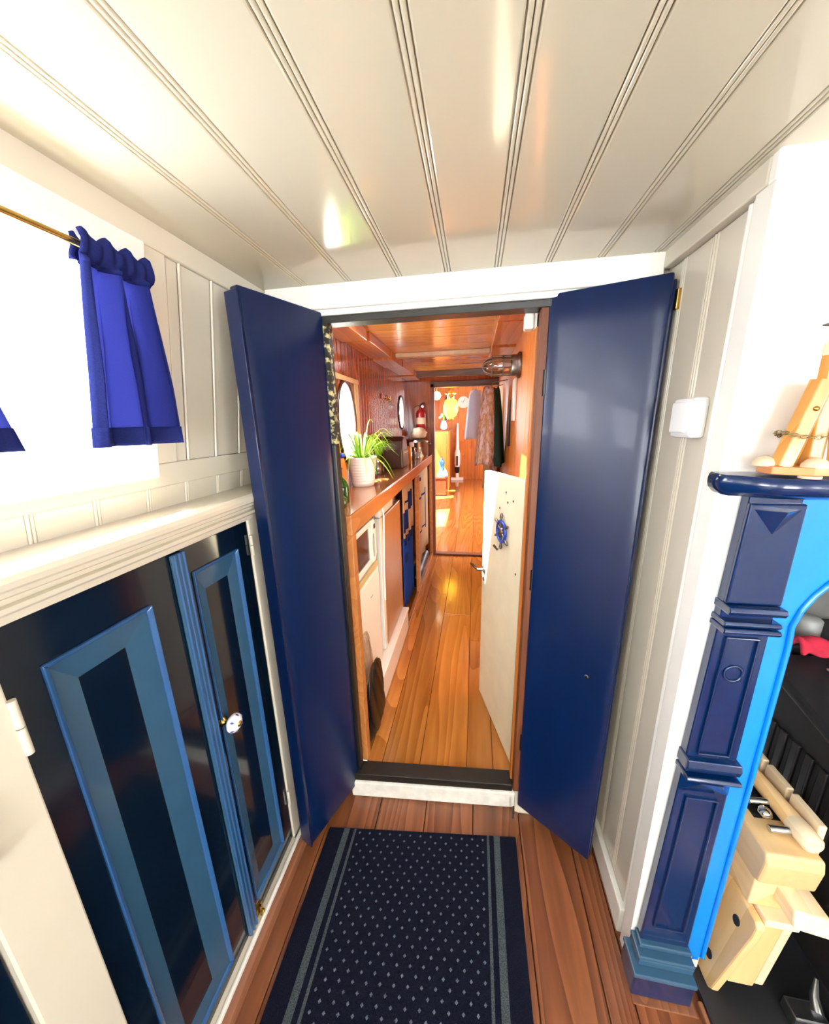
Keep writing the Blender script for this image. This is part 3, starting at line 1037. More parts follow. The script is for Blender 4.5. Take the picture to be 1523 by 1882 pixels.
# hinges and bolts
for (yv, z) in ((.299, 1.10), (.299, .25)):
    m2 = MB()
    m2.cyl((-.619, yv, z - .045), (-.619, yv, z - .001), .0052, n=14).cyl((-.619, yv, z + .001), (-.619, yv, z + .045), .0052, n=14)
    m2.build('hinge', 'cream', cu)
for (yv, z) in ((.857, 1.17), (.857, .22)):
    m2 = MB()
    m2.cyl((-.628, yv, z - .03), (-.628, yv, z - .001), .005, n=10).cyl((-.628, yv, z + .001), (-.628, yv, z + .03), .005, n=10)
    m2.build('hinge', 'cream', cu)
m2 = MB().box(FXc + .001, FXc + .005, .633, .660, .038, .066)
m2.cyl((FXc + .009, .646, .015), (FXc + .009, .646, .07), .004, n=8).lathe([(.003, 0), (.006, .006), (.004, .012)], (FXc + .009, .646, .05), 10, (1, 0, 0))
m2.build('bolt', 'brass', d2)
# second cupboard, cut by the picture edge
c2 = thing('built_in_cupboard', 'navy cupboard mostly cut off beyond the cream post', 'cupboard', (-.72, -.1, 0))
bx(-.80, -.66, -.40, .21, .03, 1.25).build('carcass', 'navy_dark', c2)
ff = MB()
ff.box(-.66, -.622, -.5, -.40, 0, 1.275).box(-.66, -.628, -.40, .215, 1.245, 1.275).box(-.66, -.622, -.40, .215, 0, .03)
ff.build('face_frame', 'cream', c2, bevel=.003)
cup_door(c2, -.095, .212, (-.045, .165, .07, 1.158), (0, .12, .118, 1.103), 'navy door by the cream post')
cup_door(c2, -.398, -.098, (-.35, -.145, .07, 1.158), (-.305, -.19, .118, 1.103), 'navy door away from the cream post')
m2 = MB()
for z in (.955, .985, 1.015):
    m2.lathe([(.004, -.014), (.010, -.008), (.011, 0), (.010, .008), (.004, .014)], (-.612, .222, z), 12)
m2.build('hinge', 'cream', c2)
bx(-.66, -.63, -3.0, -.5, 0, 1.275).build('plain_side', 'cream', c2)

# ledge above the cupboards
lg = MB()
prof = [(-.80, 1.275), (-.618, 1.275), (-.616, 1.284), (-.606, 1.289), (-.604, 1.296), (-.598, 1.301), (-.596, 1.31), (-.599, 1.318), (-.606, 1.322), (-.80, 1.322)]
lg.prism(prof, 'xz', -3.0, 1.08)
tag(lg.build('window_ledge', 'cream', bevel=.0015), 'long cream ledge with moulded nosing above the navy cupboards', 'ledge')
m2 = MB()
m2.prism([(-.628, 1.25), (-.618, 1.25), (-.614, 1.262), (-.606, 1.268), (-.604, 1.276), (-.628, 1.276)], 'xz', -3.0, 1.08)
tag(m2.build('trim_4', 'cream'), 'cream moulding under the ledge nosing', 'moulding', kind='structure')
bl = bx(-.622, -.612, -3.0, 1.07, 0, .034).build('baseboard_left', 'white_paint', bevel=.003)
tag(bl, 'low white skirting under the navy cupboards', 'skirting', kind='structure')
qr = MB().prism([(-.612, 0), (-.586, 0), (-.589, .010), (-.598, .018), (-.612, .021)], 'xz', -3.0, 1.06)
tag(qr.build('trim_5', 'quarter_round'), 'worn brown quarter-round strip along the white skirting', 'moulding', kind='structure')

# ================================================================== CURTAINS
rd = MB().cyl((-.612, -.05, 1.775), (-.612, .650, 1.784), .0055, n=10)
tag(rd.build('curtain_rod', 'brass'), 'thin brass curtain rod across the side window', 'curtain rod')


def curtain(name, yt0, yt1, yb0, yb1, zb, label, ph):
    """gathered on the rod, fanning out to the hem"""
    ZT = 1.80

    def pos(u, v, off=0.0):
        # u across, v down
        yt = yt0 + (yt1 - yt0) * u
        yb_ = yb0 + (yb1 - yb0) * u
        k = v ** 0.8
        yv = yt + (yb_ - yt) * k
        z = ZT - (ZT - zb) * v + (.006 * math.sin(u * 20 + ph) if v < .02 else 0)
        amp = .006 + .016 * min(1, v * 1.5)
        xx = -.606 + amp * math.sin(u * 2 * math.pi * 2.6 + ph) + .004 * math.sin(u * 31 + ph) * (1 - v)
        if v < .11:
            q = (v - .055) / .055
            xx = -.612 + (.010 * math.sqrt(max(0, 1 - q * q))) + .004 + .002 * math.sin(u * 40)
        xx += -.02 * v
        yv += .011 * min(1, v * 2) * math.sin(u * 4 * math.pi * 2.6 + 2 * ph) * (4 * u * (1 - u)) ** .5
        return Vector((xx + off, yv, z))
    c = thing(name, label, 'curtain', (-.61, (yb0 + yb1) / 2, zb), 'navy curtains on the brass rod')
    MB().grid(lambda u, v: pos(u, v), 44, 30).build('cloth', 'curtain_navy', c, solid=.0014)
    hm = MB()
    hm.grid(lambda u, v: pos(u, .90 + .1 * v, .0025), 44, 4)
    hm.grid(lambda u, v: pos(u, .90 + .1 * v, -.0025), 44, 4)
    hm.build('bottom_hem', 'curtain_hem', c, solid=.0012)
    hm = MB()
    hm.grid(lambda u, v: pos(u, .0 + .14 * v, .0025), 44, 8)
    hm.grid(lambda u, v: pos(u * .10, .1 + .9 * v, .002), 6, 24)
    hm.build('side_hem', 'curtain_hem', c, solid=.0012)
    hb = MB()
    hb.grid(lambda u, v: pos(u, .015 + .11 * v, -.020), 44, 4)
    hb.build('rod_pocket', 'curtain_hem', c, solid=.0012)
    return c


curtain('curtain', .530, .645, .485, .685, 1.472, 'short navy curtain hanging near the door end of the window', .4)
curtain('curtain', .12, .305, .09, .405, 1.474, 'short navy curtain at the picture edge, far end of the rod', 2.1)

# ================================================================== RUG, SWITCH
rg = MB()
n = 30
vs, fs = [], []
RX0, RX1 = -.520, .176


def rugz(i):
    return .006


rg.add([(RX0, -1.2, .0), (RX1, -1.2, .0), (RX1, .995, .0), (RX0, .922, .0), (RX0, -1.2, .009), (RX1, -1.2, .009), (RX1, .995, .009), (RX0, .922, .009)],
       [(0, 3, 2, 1), (4, 5, 6, 7), (0, 1, 5, 4), (1, 2, 6, 5), (2, 3, 7, 6), (3, 0, 4, 7)])
tag(rg.build('runner_rug', 'rug_weave', bevel=.003), 'navy runner rug with pale dots and grey border stripes', 'rug')

sw = thing('light_switch', 'white rocker light switch on the narrow panelled wall', 'switch', (WRX, .86, 1.455))
bx(WRX - .022, WRX + .006, .822, .902, 1.456, 1.538).build('switch_box', 'white_plastic', sw, bevel=.006)
bx(WRX - .030, WRX - .0215, .834, .892, 1.466, 1.530).build('rocker', 'white_plastic', sw, bevel=.004)

# ================================================================== FIREPLACE
fp = thing('fireplace_surround', 'navy cast-iron mantelpiece with bright azure inner arch', 'fireplace', (.95, .70, 0))
PX0, PX1, PY = .478, .580, .700
YB = .735


def pilaster(mx):
    """mx mirrors the pilaster to the other side of the opening"""
    def g(p):
        x = PX1 - (PX1 - p.x) * (1 + (.68 - p.z) * .25)
        return Vector((1.90 - x if mx else x, p.y, p.z))
    lab = 'navy pilaster on the far side of the hearth' if mx else 'navy pilaster beside the panelled wall'
    p = MB(g)
    p.box(PX0, PX1, PY + .012, YB, .10, 1.36)
    o = p.build('pilaster', 'iron_navy', fp, bevel=.003, label=lab)
    # upper block with diamond point
    q = MB(g)
    q.box(PX0 - .002, PX1 + .002, PY + .004, PY + .014, 1.145, 1.345)
    q.build('upper_block', 'iron_navy', o, bevel=.003)
    q = MB(g)
    xa, xb, zt, zb_ = PX0 + .006, PX1 - .006, 1.335, 1.287
    q.add([(xa, PY + .004, zt), (xb, PY + .004, zt), ((xa + xb) / 2, PY + .004, zb_), ((xa + xb) / 2, PY - .018, zt), ],
          [(0, 1, 2), (0, 3, 2), (1, 2, 3), (0, 1, 3)])
    q.build('diamond_point', 'iron_navy', o, bevel=.001)
    # band mouldings
    for z, h, d in ((1.128, .016, .010), (1.100, .012, .005), (1.086, .012, .008), (.735, .03, .002), (.716, .012, .010)):
        q = MB(g)
        q.prism([(PY - d, z), (PY - d - .004, z + h / 2), (PY - d, z + h), (YB, z + h), (YB, z)], 'yz', PX0 - .003, PX1 + .003)
        q.build('band_moulding', 'iron_navy', o, bevel=.002)
    # lower wedge under band
    q = MB(g)
    q.add([(PX0, PY + .012, .715), (PX1, PY + .012, .715), (PX1, PY + .012, .665), (PX0, PY + .012, .665), ((PX0 + PX1) / 2 + .02, PY - .010, .713), ((PX0 + PX1) / 2 - .02, PY - .010, .713)],
          [(0, 1, 4, 5), (0, 5, 3), (1, 2, 4), (3, 5, 4, 2), (0, 3, 2, 1)])
    q.build('wedge_block', 'iron_navy', o, bevel=.001)
    # sunk panels with thin raised lines
    for z0, z1 in ((.775, 1.07), (.20, .65)):
        q = MB(g)
        t = .004
        for (a, b, c, d) in ((PX0 + .018, PX0 + .018 + t, z0, z1), (PX1 - .018 - t, PX1 - .018, z0, z1), (PX0 + .018, PX1 - .018, z1 - t, z1), (PX0 + .018, PX1 - .018, z0, z0 + t)):
            q.box(a, b, PY + .006, PY + .013, c, d)
        q.build('panel_line', 'iron_navy', o, bevel=.0015)
    q = MB(g)
    q.tube([((PX0 + PX1) / 2 + .018 * math.cos(2 * math.pi * i / 20), PY + .011, .985 + .018 * math.sin(2 * math.pi * i / 20)) for i in range(20)], .003, 6, closed=True)
    q.build('roundel', 'iron_navy', o)
    # base
    q = MB(g)
    q.box(PX0 - .020, PX1 + .002, PY - .034, YB, .006, .083)
    q.build('plinth', 'iron_navy', o, bevel=.004)
    q = MB(g)
    q.box(PX0 - .024, PX1 + .004, PY - .038, YB, .083, .096)
    q.box(PX0 - .010, PX1 + .003, PY - .018, YB, .096, .118)
    q.box(PX0 - .012, PX1 + .004, PY - .018, YB, .118, .128)
    q.box(PX0 - .004, PX1 + .003, PY, YB, .128, .142)
    q.build('plinth_moulding', 'slate_blue', o, bevel=.003)
    return o


pilaster(False)
pilaster(True)
# azure arch plate
ax0, ax1 = PX1, 1.90 - PX1
ix0, ix1 = .624, 1.276
zs, zt_ = 1.05, 1.29
arch = [(ax0, .10), (ax0, 1.372), (ax1, 1.372), (ax1, .10), (ix1, .10), (ix1, zs)]
for i in range(1, 24):
    t = math.pi * i / 24
    arch.append(((ix0 + ix1) / 2 + (ix1 - ix0) / 2 * math.cos(t), zs + (zt_ - zs) * math.sin(t) ** .8))
arch += [(ix0, zs), (ix0, .10)]
pl = MB().prism(arch, 'xz', PY + .018, PY + .034).build('arch_plate', 'iron_azure', fp, bevel=.003)
lip = [(ix0 - .004, PY + .016, .11), (ix0 - .004, PY + .016, zs)]
for i in range(23, 0, -1):
    t = math.pi * i / 24
    lip.append(((ix0 + ix1) / 2 + (ix1 - ix0 + .02) / 2 * math.cos(t), PY + .016, zs + (zt_ + .008 - zs) * math.sin(t) ** .8))
lip += [(ix1 + .004, PY + .016, zs), (ix1 + .004, PY + .016, .11)]
MB().tube(lip, .005, 8).build('arch_lip', 'iron_azure', pl)
bx(ix0 - .012, ix0 + .004, PY + .034, .80, .06, 1.05).build('inner_cheek', 'iron_azure', fp)
# mantel shelf with bowed moulded front
cx0, cx1 = .434, 1.466


def shelf_outline(d):
    pts = [(cx0 + .004 - d * .4, .735), (cx0 - d * .4, .704), (cx0 + .004 - d * .4, .692), (cx0 + .014 - d * .3, .686 - d * .3), (cx0 + .024 - d * .2, .676 - d * .7), (cx0 + .040, .660 - d), (cx0 + .065, .648 - d), (cx0 + .11, .642 - d)]
    pts += [(1.90 - x, y) for x, y in reversed(pts)]
    return pts


sh = MB()
lv = [(-.020, 1.362), (-.010, 1.366), (.004, 1.372), (.009, 1.380), (.010, 1.388), (.006, 1.396), (.0, 1.399)]
outl = [[(x, y, z) for x, y in shelf_outline(d)] for d, z in lv]
nn = len(outl[0])
vs = [p for ring_ in outl for p in ring_]
fs = []
for i in range(len(lv) - 1):
    for j in range(nn):
        j2 = (j + 1) % nn
        fs.append((i * nn + j, i * nn + j2, (i + 1) * nn + j2, (i + 1) * nn + j))
sh.add(vs, fs, True)
sh.add(outl[0], [tuple(reversed(range(nn)))])
sh.add(outl[-1], [tuple(range(nn))])
sh.build('mantel_shelf', 'iron_navy', fp)
# hearth
ht = bx(.612, 1.30, .46, 1.25, .002, .028).build('hearth_slab', 'hearth_slate', bevel=.004)
tag(ht, 'dark slate hearth slab under the black stove', 'hearth')
hk = MB().box(.600, .612, .44, .676, .0, .022).build('trim_6', 'quarter_round', bevel=.003)
tag(hk, 'brown wooden edging strip beside the hearth', 'edging', kind='structure')
sb = bx(.440, .594, .652, .735, .0, .006).build('trim_7', 'quarter_round', bevel=.001)
tag(sb, 'thin bare-wood slip under the mantelpiece plinth', 'slip', kind='structure')

# ---- stove
st = thing('wood_stove', 'black cast-iron stove standing in the fireplace recess', 'stove', (1.07, .95, .028))
SX0, SX1, SY0, SY1 = .85, 1.22, .62, 1.02
body = MB()
body.hexa([(SX0, SY0, .16), (SX1, SY0, .16), (SX1, SY1, .16), (SX0, SY1, .16), (SX0, SY0 + .03, .70), (SX1, SY0 + .03, .70), (SX1, SY1, .80), (SX0, SY1, .80)])
bo = body.build('stove_body', 'iron_black', st, bevel=.012)
for i in range(9):
    yv = .67 + i * .038
    bx(SX0 - .004, SX0 + .004, yv, yv + .014, .50, .66).build('vent_slot', 'gap_black', bo, bevel=.003)
for i in range(9):
    yv = .67 + i * .038
    bx(SX0 - .008, SX0 + .001, yv + .0165, yv + .0355, .495, .665).build('vent_rib', 'iron_black', bo, bevel=.003)
tp = MB()
tp.hexa([(SX0 - .03, SY0 - .01, .705), (SX1 + .03, SY0 - .01, .705), (SX1 + .03, SY1 + .01, .81), (SX0 - .03, SY1 + .01, .81), (SX0 - .03, SY0 - .01, .735), (SX1 + .03, SY0 - .01, .735), (SX1 + .03, SY1 + .01, .84), (SX0 - .03, SY1 + .01, .84)])
tpo = tp.build('top_plate', 'iron_black', st, bevel=.012)
MB().lathe([(.008, 0), (.007, .004), (0, .006)], (.95, .97, .832), 12).build('screw', 'chrome', tpo)
MB().tube([(1.10, .98, .80), (1.10, .99, .95), (1.10, 1.05, 1.05), (1.10, 1.12, 1.12), (1.10, 1.14, 1.38)], .07, 20).build('flue_pipe', 'grey_paint', st)
for (xx, yv) in ((SX0 + .04, SY0 + .04), (SX1 - .04, SY0 + .04), (SX0 + .04, SY1 - .04), (SX1 - .04, SY1 - .04)):
    MB().tube([(xx, yv, .17), (xx, yv, .10), (xx - .01, yv - .01, .028)], [.022, .014, .02], 10).build('leg', 'iron_black', st)
bx(SX0 + .05, SX1 - .05, SY0 - .012, SY0 + .02, .22, .62).build('stove_door', 'iron_black', st, bevel=.006)
# red cloth on the stove top, grey bowl behind
rc = MB()
rc.grid(lambda u, v: Vector((.905 + .17 * u, 1.0 + .05 * v + .008 * math.sin(u * 9), .853 + .036 * math.sin(math.pi * v) * (1 - .35 * u) + .006 * math.sin(u * 17 + v * 5))), 16, 10)
tag(rc.build('red_cloth', 'red_cloth', solid=.01), 'crumpled red cloth lying on the back of the stove', 'cloth')
bw = MB()
tag(MB().lathe([(.0, 0), (.022, .0), (.03, .02), (.03, .07), (.022, .078), (.0, .08)], (.985, 1.10, .842), 20).build('grey_can', 'grey_paint'), 'small grey can standing behind the red cloth', 'can')
bx(.90, 1.3, 1.06, 1.24, .80, .842).build('stove_shelf', 'iron_black', st, bevel=.004)

# ---- wooden press on the hearth
wp = thing('wooden_press', 'pale beech wooden press with dowel and steel rods on the hearth', 'press', (.70, .80, .028))
sp_ = MB()
pro = [(.69, .045), (.70, .030), (.72, .028), (1.0, .028), (1.0, .352), (.672, .352), (.664, .340), (.664, .31)]
sp_.prism(pro, 'yz', 0, .018)
sp_.fn = None
sp2 = MB(lambda p: Vector((p.x + .636 + (p.z - .03) * .10, p.y, p.z)))
sp2.prism(pro, 'yz', 0, .018)
spo = sp2.build('side_plank', 'beech_z', wp, bevel=.004)
for (yv, z) in ((.706, .288), (.728, .108), (.88, .288), (.88, .108)):
    MB(lambda p: Vector((p.x + .636 + (p.z - .03) * .10, p.y, p.z))).prism([(yv + .010 * math.cos(2 * math.pi * i / 16), z + .013 * math.sin(2 * math.pi * i / 16)) for i in range(16)], 'yz', -.002, .004).build('plug', 'hearth_slate', spo)
MB(lambda p: Vector((p.x + .636 + (p.z - .03) * .10, p.y, p.z))).box(.018, .075, .685, .99, .10, .335).build('core_block', 'beech_z', wp, bevel=.003)
MB(lambda p: Vector((p.x + .636 + (p.z - .03) * .10, p.y, p.z))).box(.078, .098, .688, .98, .105, .33).build('back_plank', 'beech_pale', wp, bevel=.003)
MB(lambda p: Vector((p.x + .636 + (p.z - .03) * .10, p.y, p.z))).box(.020, .09, .672, .97, .342, .362).build('slide_rail', 'beech_pale', wp, bevel=.002)
# upper jaw block with a curved bottom edge at the near end
jaw = MB()
jaw.prism([(.676, .470), (.690, .462), (.98, .462), (.98, .560), (.676, .560), (.670, .535)], 'yz', .652, .765)
jo = jaw.build('jaw_block', 'beech_y', wp, bevel=.006, seg=3)
bx(.668, .75, .70, .96, .362, .464).build('jaw_riser', 'beech_y', wp, bevel=.003)
bx(.680, .735, .755, .90, .5605, .5625).build('slot', 'gap_black', jo)
MB().tube([(.748, .705, .582), (.735, .97, .582)], [.021, .0165], 16).build('dowel', 'beech_y', wp)
MB().lathe([(.018, 0), (.022, .004), (.023, .03), (.021, .05)], (.749, .69, .582), 18, (-.05, 1, 0)).build('dowel_cap', 'beech_pale', wp)
for yv in (.722, .785, .835):
    MB().cyl((.685, yv, .575), (.735, yv, .578), .008, n=12).build('steel_rod', 'chrome', wp)
MB().lathe([(0, 0), (.012, .002), (.015, .010), (.010, .018), (0, .02)], (.705, .762, .563), 16).build('steel_knob', 'chrome', wp)
for (y0, y1) in ((.715, .79), (.80, .865), (.875, .95)):
    bx(.772, .788, y0, y1, .545, .61).build('guide_strip', 'beech_pale', wp, bevel=.003)
bx(.7645, .773, .70, .96, .48, .56).build('guide_rail', 'beech_y', wp, bevel=.003)
stick = MB()
stick.hexa([(.715, .645, .396), (.785, .640, .390), (.775, .93, .40), (.712, .93, .40), (.715, .655, .436), (.785, .650, .430), (.775, .93, .44), (.712, .93, .44)])
stick.build('cross_stick', 'beech_pale', wp, bevel=.004)

# metal tool on the hearth corner
tl = thing('fire_tool', 'greenish metal fire tool lying at the hearth corner', 'tool', (.84, .66, .028))
bx(.80, .875, .66, .70, .028, .066).build('tool_block', 'steel', tl, bevel=.004)
MB().tube([(.86, .68, .068), (.865, .70, .085), (.88, .72, .11)], [.012, .009, .004], 10).build('tool_spike', 'steel', tl)
MB().lathe([(.0, 0), (.024, .004), (.028, .02), (.02, .036), (0, .04)], (.905, .66, .028), 18).build('tool_knob', 'chrome', tl)

# ================================================================== MANTEL ORNAMENT: model mooring post
MZ = 1.3995
oc = Vector((.560, .686, MZ))
orn = thing('mooring_post_model', 'wooden model mooring post with gull and chain on the mantelpiece', 'ornament', oc)
oct_ = [(oc.x + .078 * math.cos(math.radians(a)), oc.y + .044 * math.sin(math.radians(a))) for a in (202, 247, 292, 337, 22, 67, 112, 157)]
MB().prism(oct_, 'xy', MZ + .004, MZ + .017).build('base_plate', 'oak_base', orn, bevel=.001)
for dx in (-.05, .05):
    MB().lathe([(.014, 0), (.014, .004)], (oc.x + dx * .6 + .0, oc.y - .034, MZ), 14).build('foot_pad', 'paper', orn)
# hexagonal posts leaning together


def post(bx_, by_, tx, ty, z0, z1, r, nm='leaning_post'):
    p0, p1 = Vector((bx_, by_, z0)), Vector((tx, ty, z1))
    return MB().tube([p0, p1], [r, r], 6, smooth=False).build(nm, 'oak_orn', orn, bevel=.0015)


zt0 = MZ + .017
post(oc.x - .052, oc.y - .006, oc.x - .020, oc.y - .003, zt0 - .002, MZ + .150, .0165)
post(oc.x + .018, oc.y - .022, oc.x + .006, oc.y - .010, zt0 - .002, MZ + .150, .0165)
post(oc.x - .006, oc.y + .022, oc.x - .004, oc.y + .012, zt0 - .002, MZ + .150, .0165)
post(oc.x + .052, oc.y + .004, oc.x + .020, oc.y + .002, zt0 - .002, MZ + .150, .0165)
post(oc.x - .008, oc.y, oc.x - .010, oc.y, zt0 - .002, MZ + .190, .0155, 'centre_post')
MB().lathe([(.0165, 0), (.0165, .016), (.013, .022), (0, .023)], (oc.x - .010, oc.y, MZ + .188), 6).build('post_cap', 'beech_pale', orn, bevel=.001)
for (dx, dy, dz) in ((-.032, -.019, .108), (.012, -.031, .106)):
    MB().lathe([(.004, -.004), (.0042, 0), (.003, .002), (0, .003)], (oc.x + dx, oc.y + dy, MZ + dz), 10, (0, -1, .2)).build('brass_nail', 'brass', orn)
for (dx, dy) in ((-.020, -.026), (-.068, .006)):
    MB().lathe([(.0175, 0), (.0165, .006), (.011, .013), (0, .0165)], (oc.x + dx, oc.y + dy, zt0 - .001), 16).build('pebble', 'paper', orn)
# chain round the posts
chn = MB()
NL = 46
for i in range(NL):
    a = 2 * math.pi * i / NL
    rx, ry = .062, .034
    cz_ = MZ + .068 - .004 * math.cos(3 * a)
    c0 = Vector((oc.x + rx * math.cos(a), oc.y + ry * math.sin(a), cz_))
    tn = Vector((-rx * math.sin(a), ry * math.cos(a), 0)).normalized()
    rad = Vector((math.cos(a), math.sin(a), 0))
    sd = up if i % 2 else rad
    chn.tube([c0 + tn * .0052 * math.cos(2 * math.pi * k / 10) + sd * .0028 * math.sin(2 * math.pi * k / 10) for k in range(10)], .0008, 5, closed=True)
chn.build('chain', 'chain_metal', orn)
# gull
gc = Vector((oc.x + .0, oc.y, MZ + .229))
gl = MB()
gl.tube([gc + Vector((-.026, 0, -.004)), gc + Vector((-.014, 0, .0)), gc + Vector((.002, 0, .002)), gc + Vector((.014, 0, .008)), gc + Vector((.020, 0, .012))], [.002, .006, .010, .007, .002], 12)
gb = gl.build('gull_body', 'gull_white', orn)
MB().lathe([(0, -.007), (.005, -.005), (.007, 0), (.005, .005), (0, .007)], gc + Vector((.020, 0, .016)), 12).build('gull_head', 'gull_white', orn)
for sgn in (-1, 1):
    MB().tube([gc + Vector((.006, sgn * .008, .004)), gc + Vector((-.010, sgn * .011, .006)), gc + Vector((-.030, sgn * .008, .004))], [.003, .0065, .0015], 10, squash=.5).build('gull_wing', 'pewter', orn)
MB().tube([gc + Vector((.025, 0, .015)), gc + Vector((.034, 0, .013))], [.002, .0006], 8).build('gull_beak', 'orange_paint', orn)
for dy in (-.003, .003):
    MB().cyl(gc + Vector((.003, dy, -.020)), gc + Vector((.003, dy, -.006)), .0009, n=6).build('gull_leg', 'orange_paint', orn)

# ================================================================== COUNTER
ct = thing('counter', 'long varnished wooden counter along the porthole side of the corridor', 'counter', (-.54, 2.3, CF))
bx(CXL, -.428, 1.13, 3.56, 1.165, 1.19).build('worktop', 'counter_wood', ct, bevel=.003)
bx(-.446, -.424, 1.128, 3.56, 1.115, 1.187).build('fascia', 'fascia_wood', ct, bevel=.004)
bx(-.452, -.424, 1.128, 1.168, CF, 1.116).build('post', 'fascia_wood', ct, bevel=.003)
bx(-.452, -.424, 2.60, 2.665, CF, 1.116).build('post', 'fascia_wood', ct, bevel=.003)
bx(-.452, -.424, 3.50, 3.55, CF, 1.116).build('post', 'fascia_wood', ct, bevel=.003)
bx(-.452, -.426, 2.15, 3.5, CF, CF + .045).build('plinth_rail', 'fascia_wood', ct, bevel=.003)
bx(-.445, -.425, 2.56, 2.70, 1.02, 1.116).build('bracket', 'fascia_wood', ct, bevel=.01)
bx(-.66, -.50, 2.16, 2.18, CF, 1.165).build('partition', 'dark_beam', ct)

# microwave on the fridge
mw = thing('microwave', 'white microwave oven with dark window under the counter', 'microwave', (-.56, 1.40, .865))
bx(-.655, -.475, 1.21, 1.525, .868, 1.082).build('case', 'appliance_white', mw, bevel=.006)
ring_mb = MB()


def ringx(mb, y0, y1, z0, z1, t, x0, x1):
    mb.box(x0, x1, y0, y1, z0, z0 + t).box(x0, x1, y0, y1, z1 - t, z1).box(x0, x1, y0, y0 + t, z0 + t, z1 - t).box(x0, x1, y1 - t, y1, z0 + t, z1 - t)


ringx(ring_mb, 1.212, 1.462, .872, 1.078, .026, -.475, -.458)
dm = ring_mb.build('microwave_door', 'appliance_white', mw, bevel=.004)
bx(-.474, -.464, 1.238, 1.436, .898, 1.052).build('door_window', 'dark_glass', dm)
pn = MB().prism([(1.464, .872), (1.50, .872), (1.524, .90), (1.524, 1.05), (1.50, 1.078), (1.464, 1.078)], 'yz', -.475, -.455).build('control_panel', 'appliance_white', mw, bevel=.004)
MB().tube([(-.454, 1.478 + .010 * math.cos(2 * math.pi * i / 20), .955 + .055 * math.sin(2 * math.pi * i / 20)) for i in range(20)], .003, 6, closed=True).build('dial_ring', 'grey_paint', pn)
bx(-.4555, -.4535, 1.488, 1.512, 1.03, 1.052).build('display', 'black_plastic', pn)

fg = thing('fridge', 'small cream-white fridge with tan top grip below the microwave', 'fridge', (-.56, 1.42, .26))
bx(-.655, -.500, 1.20, 1.60, .262, .866).build('case', 'appliance_white', fg, bevel=.006)
fd = bx(-.499, -.472, 1.205, 1.600, .27, .805).build('fridge_door', 'appliance_white', fg, bevel=.010)
bx(-.499, -.474, 1.205, 1.600, .806, .838).build('grip', 'tan_plastic', fg, bevel=.006)
bx(-.499, -.476, 1.205, 1.600, .84, .866).build('top_trim', 'grey_paint', fg, bevel=.003)
bx(-.4725, -.4705, 1.44, 1.475, .70, .704).build('badge', 'grey_paint', fd)
bx(-.65, -.55, 1.205, 1.25, CF - .004, .262).build('foot_block', 'grey_paint', fg)
bp_ = thing('plinth_box', 'low white box carrying the small fridge', 'plinth', (-.54, 1.55, CF))
bx(-.655, -.436, 1.45, 2.14, CF - .003, .258).build('box_body', 'appliance_white', bp_, bevel=.004)
bx(-.655, -.430, 1.445, 2.145, .240, .261).build('box_top', 'white_paint', bp_, bevel=.004)
tp_ = thing('freezer_cabinet', 'tall cabinet with tan brown door next to the fridge', 'freezer', (-.56, 1.9, .26))
bx(-.655, -.50, 1.65, 2.13, .262, 1.09).build('case', 'grey_paint', tp_, bevel=.004)
bx(-.499, -.466, 1.70, 2.13, .27, 1.03).build('freezer_door', 'tan_door', tp_, bevel=.008)
bx(-.499, -.470, 1.66, 1.95, 1.035, 1.085).build('top_panel', 'appliance_white', tp_, bevel=.004)
bx(-.499, -.470, 1.655, 1.698, .27, 1.03).build('side_edge', 'appliance_white', tp_, bevel=.003)
tag(MB().tube([(-.44, 1.60, 1.116), (-.436, 1.605, 1.06), (-.442, 1.612, .95), (-.448, 1.615, .80), (-.45, 1.612, .60)], .005, 8).build('white_cable', 'white_plastic'), 'white cable hanging down from the counter edge', 'cable')
# curtains under the counter


def hanging(name, y0, y1, z0, z1, mat, label, spots, x=-.462, spotmat='print_navy'):
    t = thing(name, label, 'curtain', (x, (y0 + y1) / 2, z0))
    MB().grid(lambda u, v: Vector((x + .008 * math.sin(u * 24), y0 + (y1 - y0) * u, z1 + (z0 - z1) * v)), 30, 6).build('cloth', mat, t, solid=.002)
    for (u0, u1, w0, w1) in spots:
        MB().grid(lambda u, v: Vector((x + .0025 + .008 * math.sin((u0 + (u1 - u0) * u) * 24), y0 + (y1 - y0) * (u0 + (u1 - u0) * u), w1 + (w0 - w1) * v)), 8, 2).build('printed_patch', spotmat, t, solid=.001)
    return t


hanging('curtain', 2.19, 2.595, .74, 1.12, 'print_cream', 'cream cloth with navy print between freezer cabinet and counter post', [(.05, .5, .97, .985), (.5, .8, .90, 1.03), (.0, .35, .78, .92)])
hanging('curtain', 2.19, 2.595, .20, .745, 'cloth_blue', 'bright blue cloth hanging low under the counter', [(.2, .9, .66, .735), (.15, .3, .53, .60)], x=-.470)
hanging('curtain', 2.67, 3.495, .30, 1.12, 'print_cream', 'cream cloth with thin navy marks beyond the counter post', [(.1, .4, 1.02, 1.05), (.1, .6, .86, .88), (.1, .6, .56, .575), (.72, .76, .5, .9), (.05, .09, .4, 1.1)])
tag(MB().tube([(-.50, 2.75, CF + .05), (-.49, 2.9, CF + .09), (-.5, 3.1, CF + .06), (-.49, 3.35, CF + .09)], [.05, .06, .055, .05], 10).build('dark_bundle', 'black_plastic'), 'dark bundle on the floor behind the counter plinth', 'bundle')

# bags in front of the fridge
bg_ = MB()


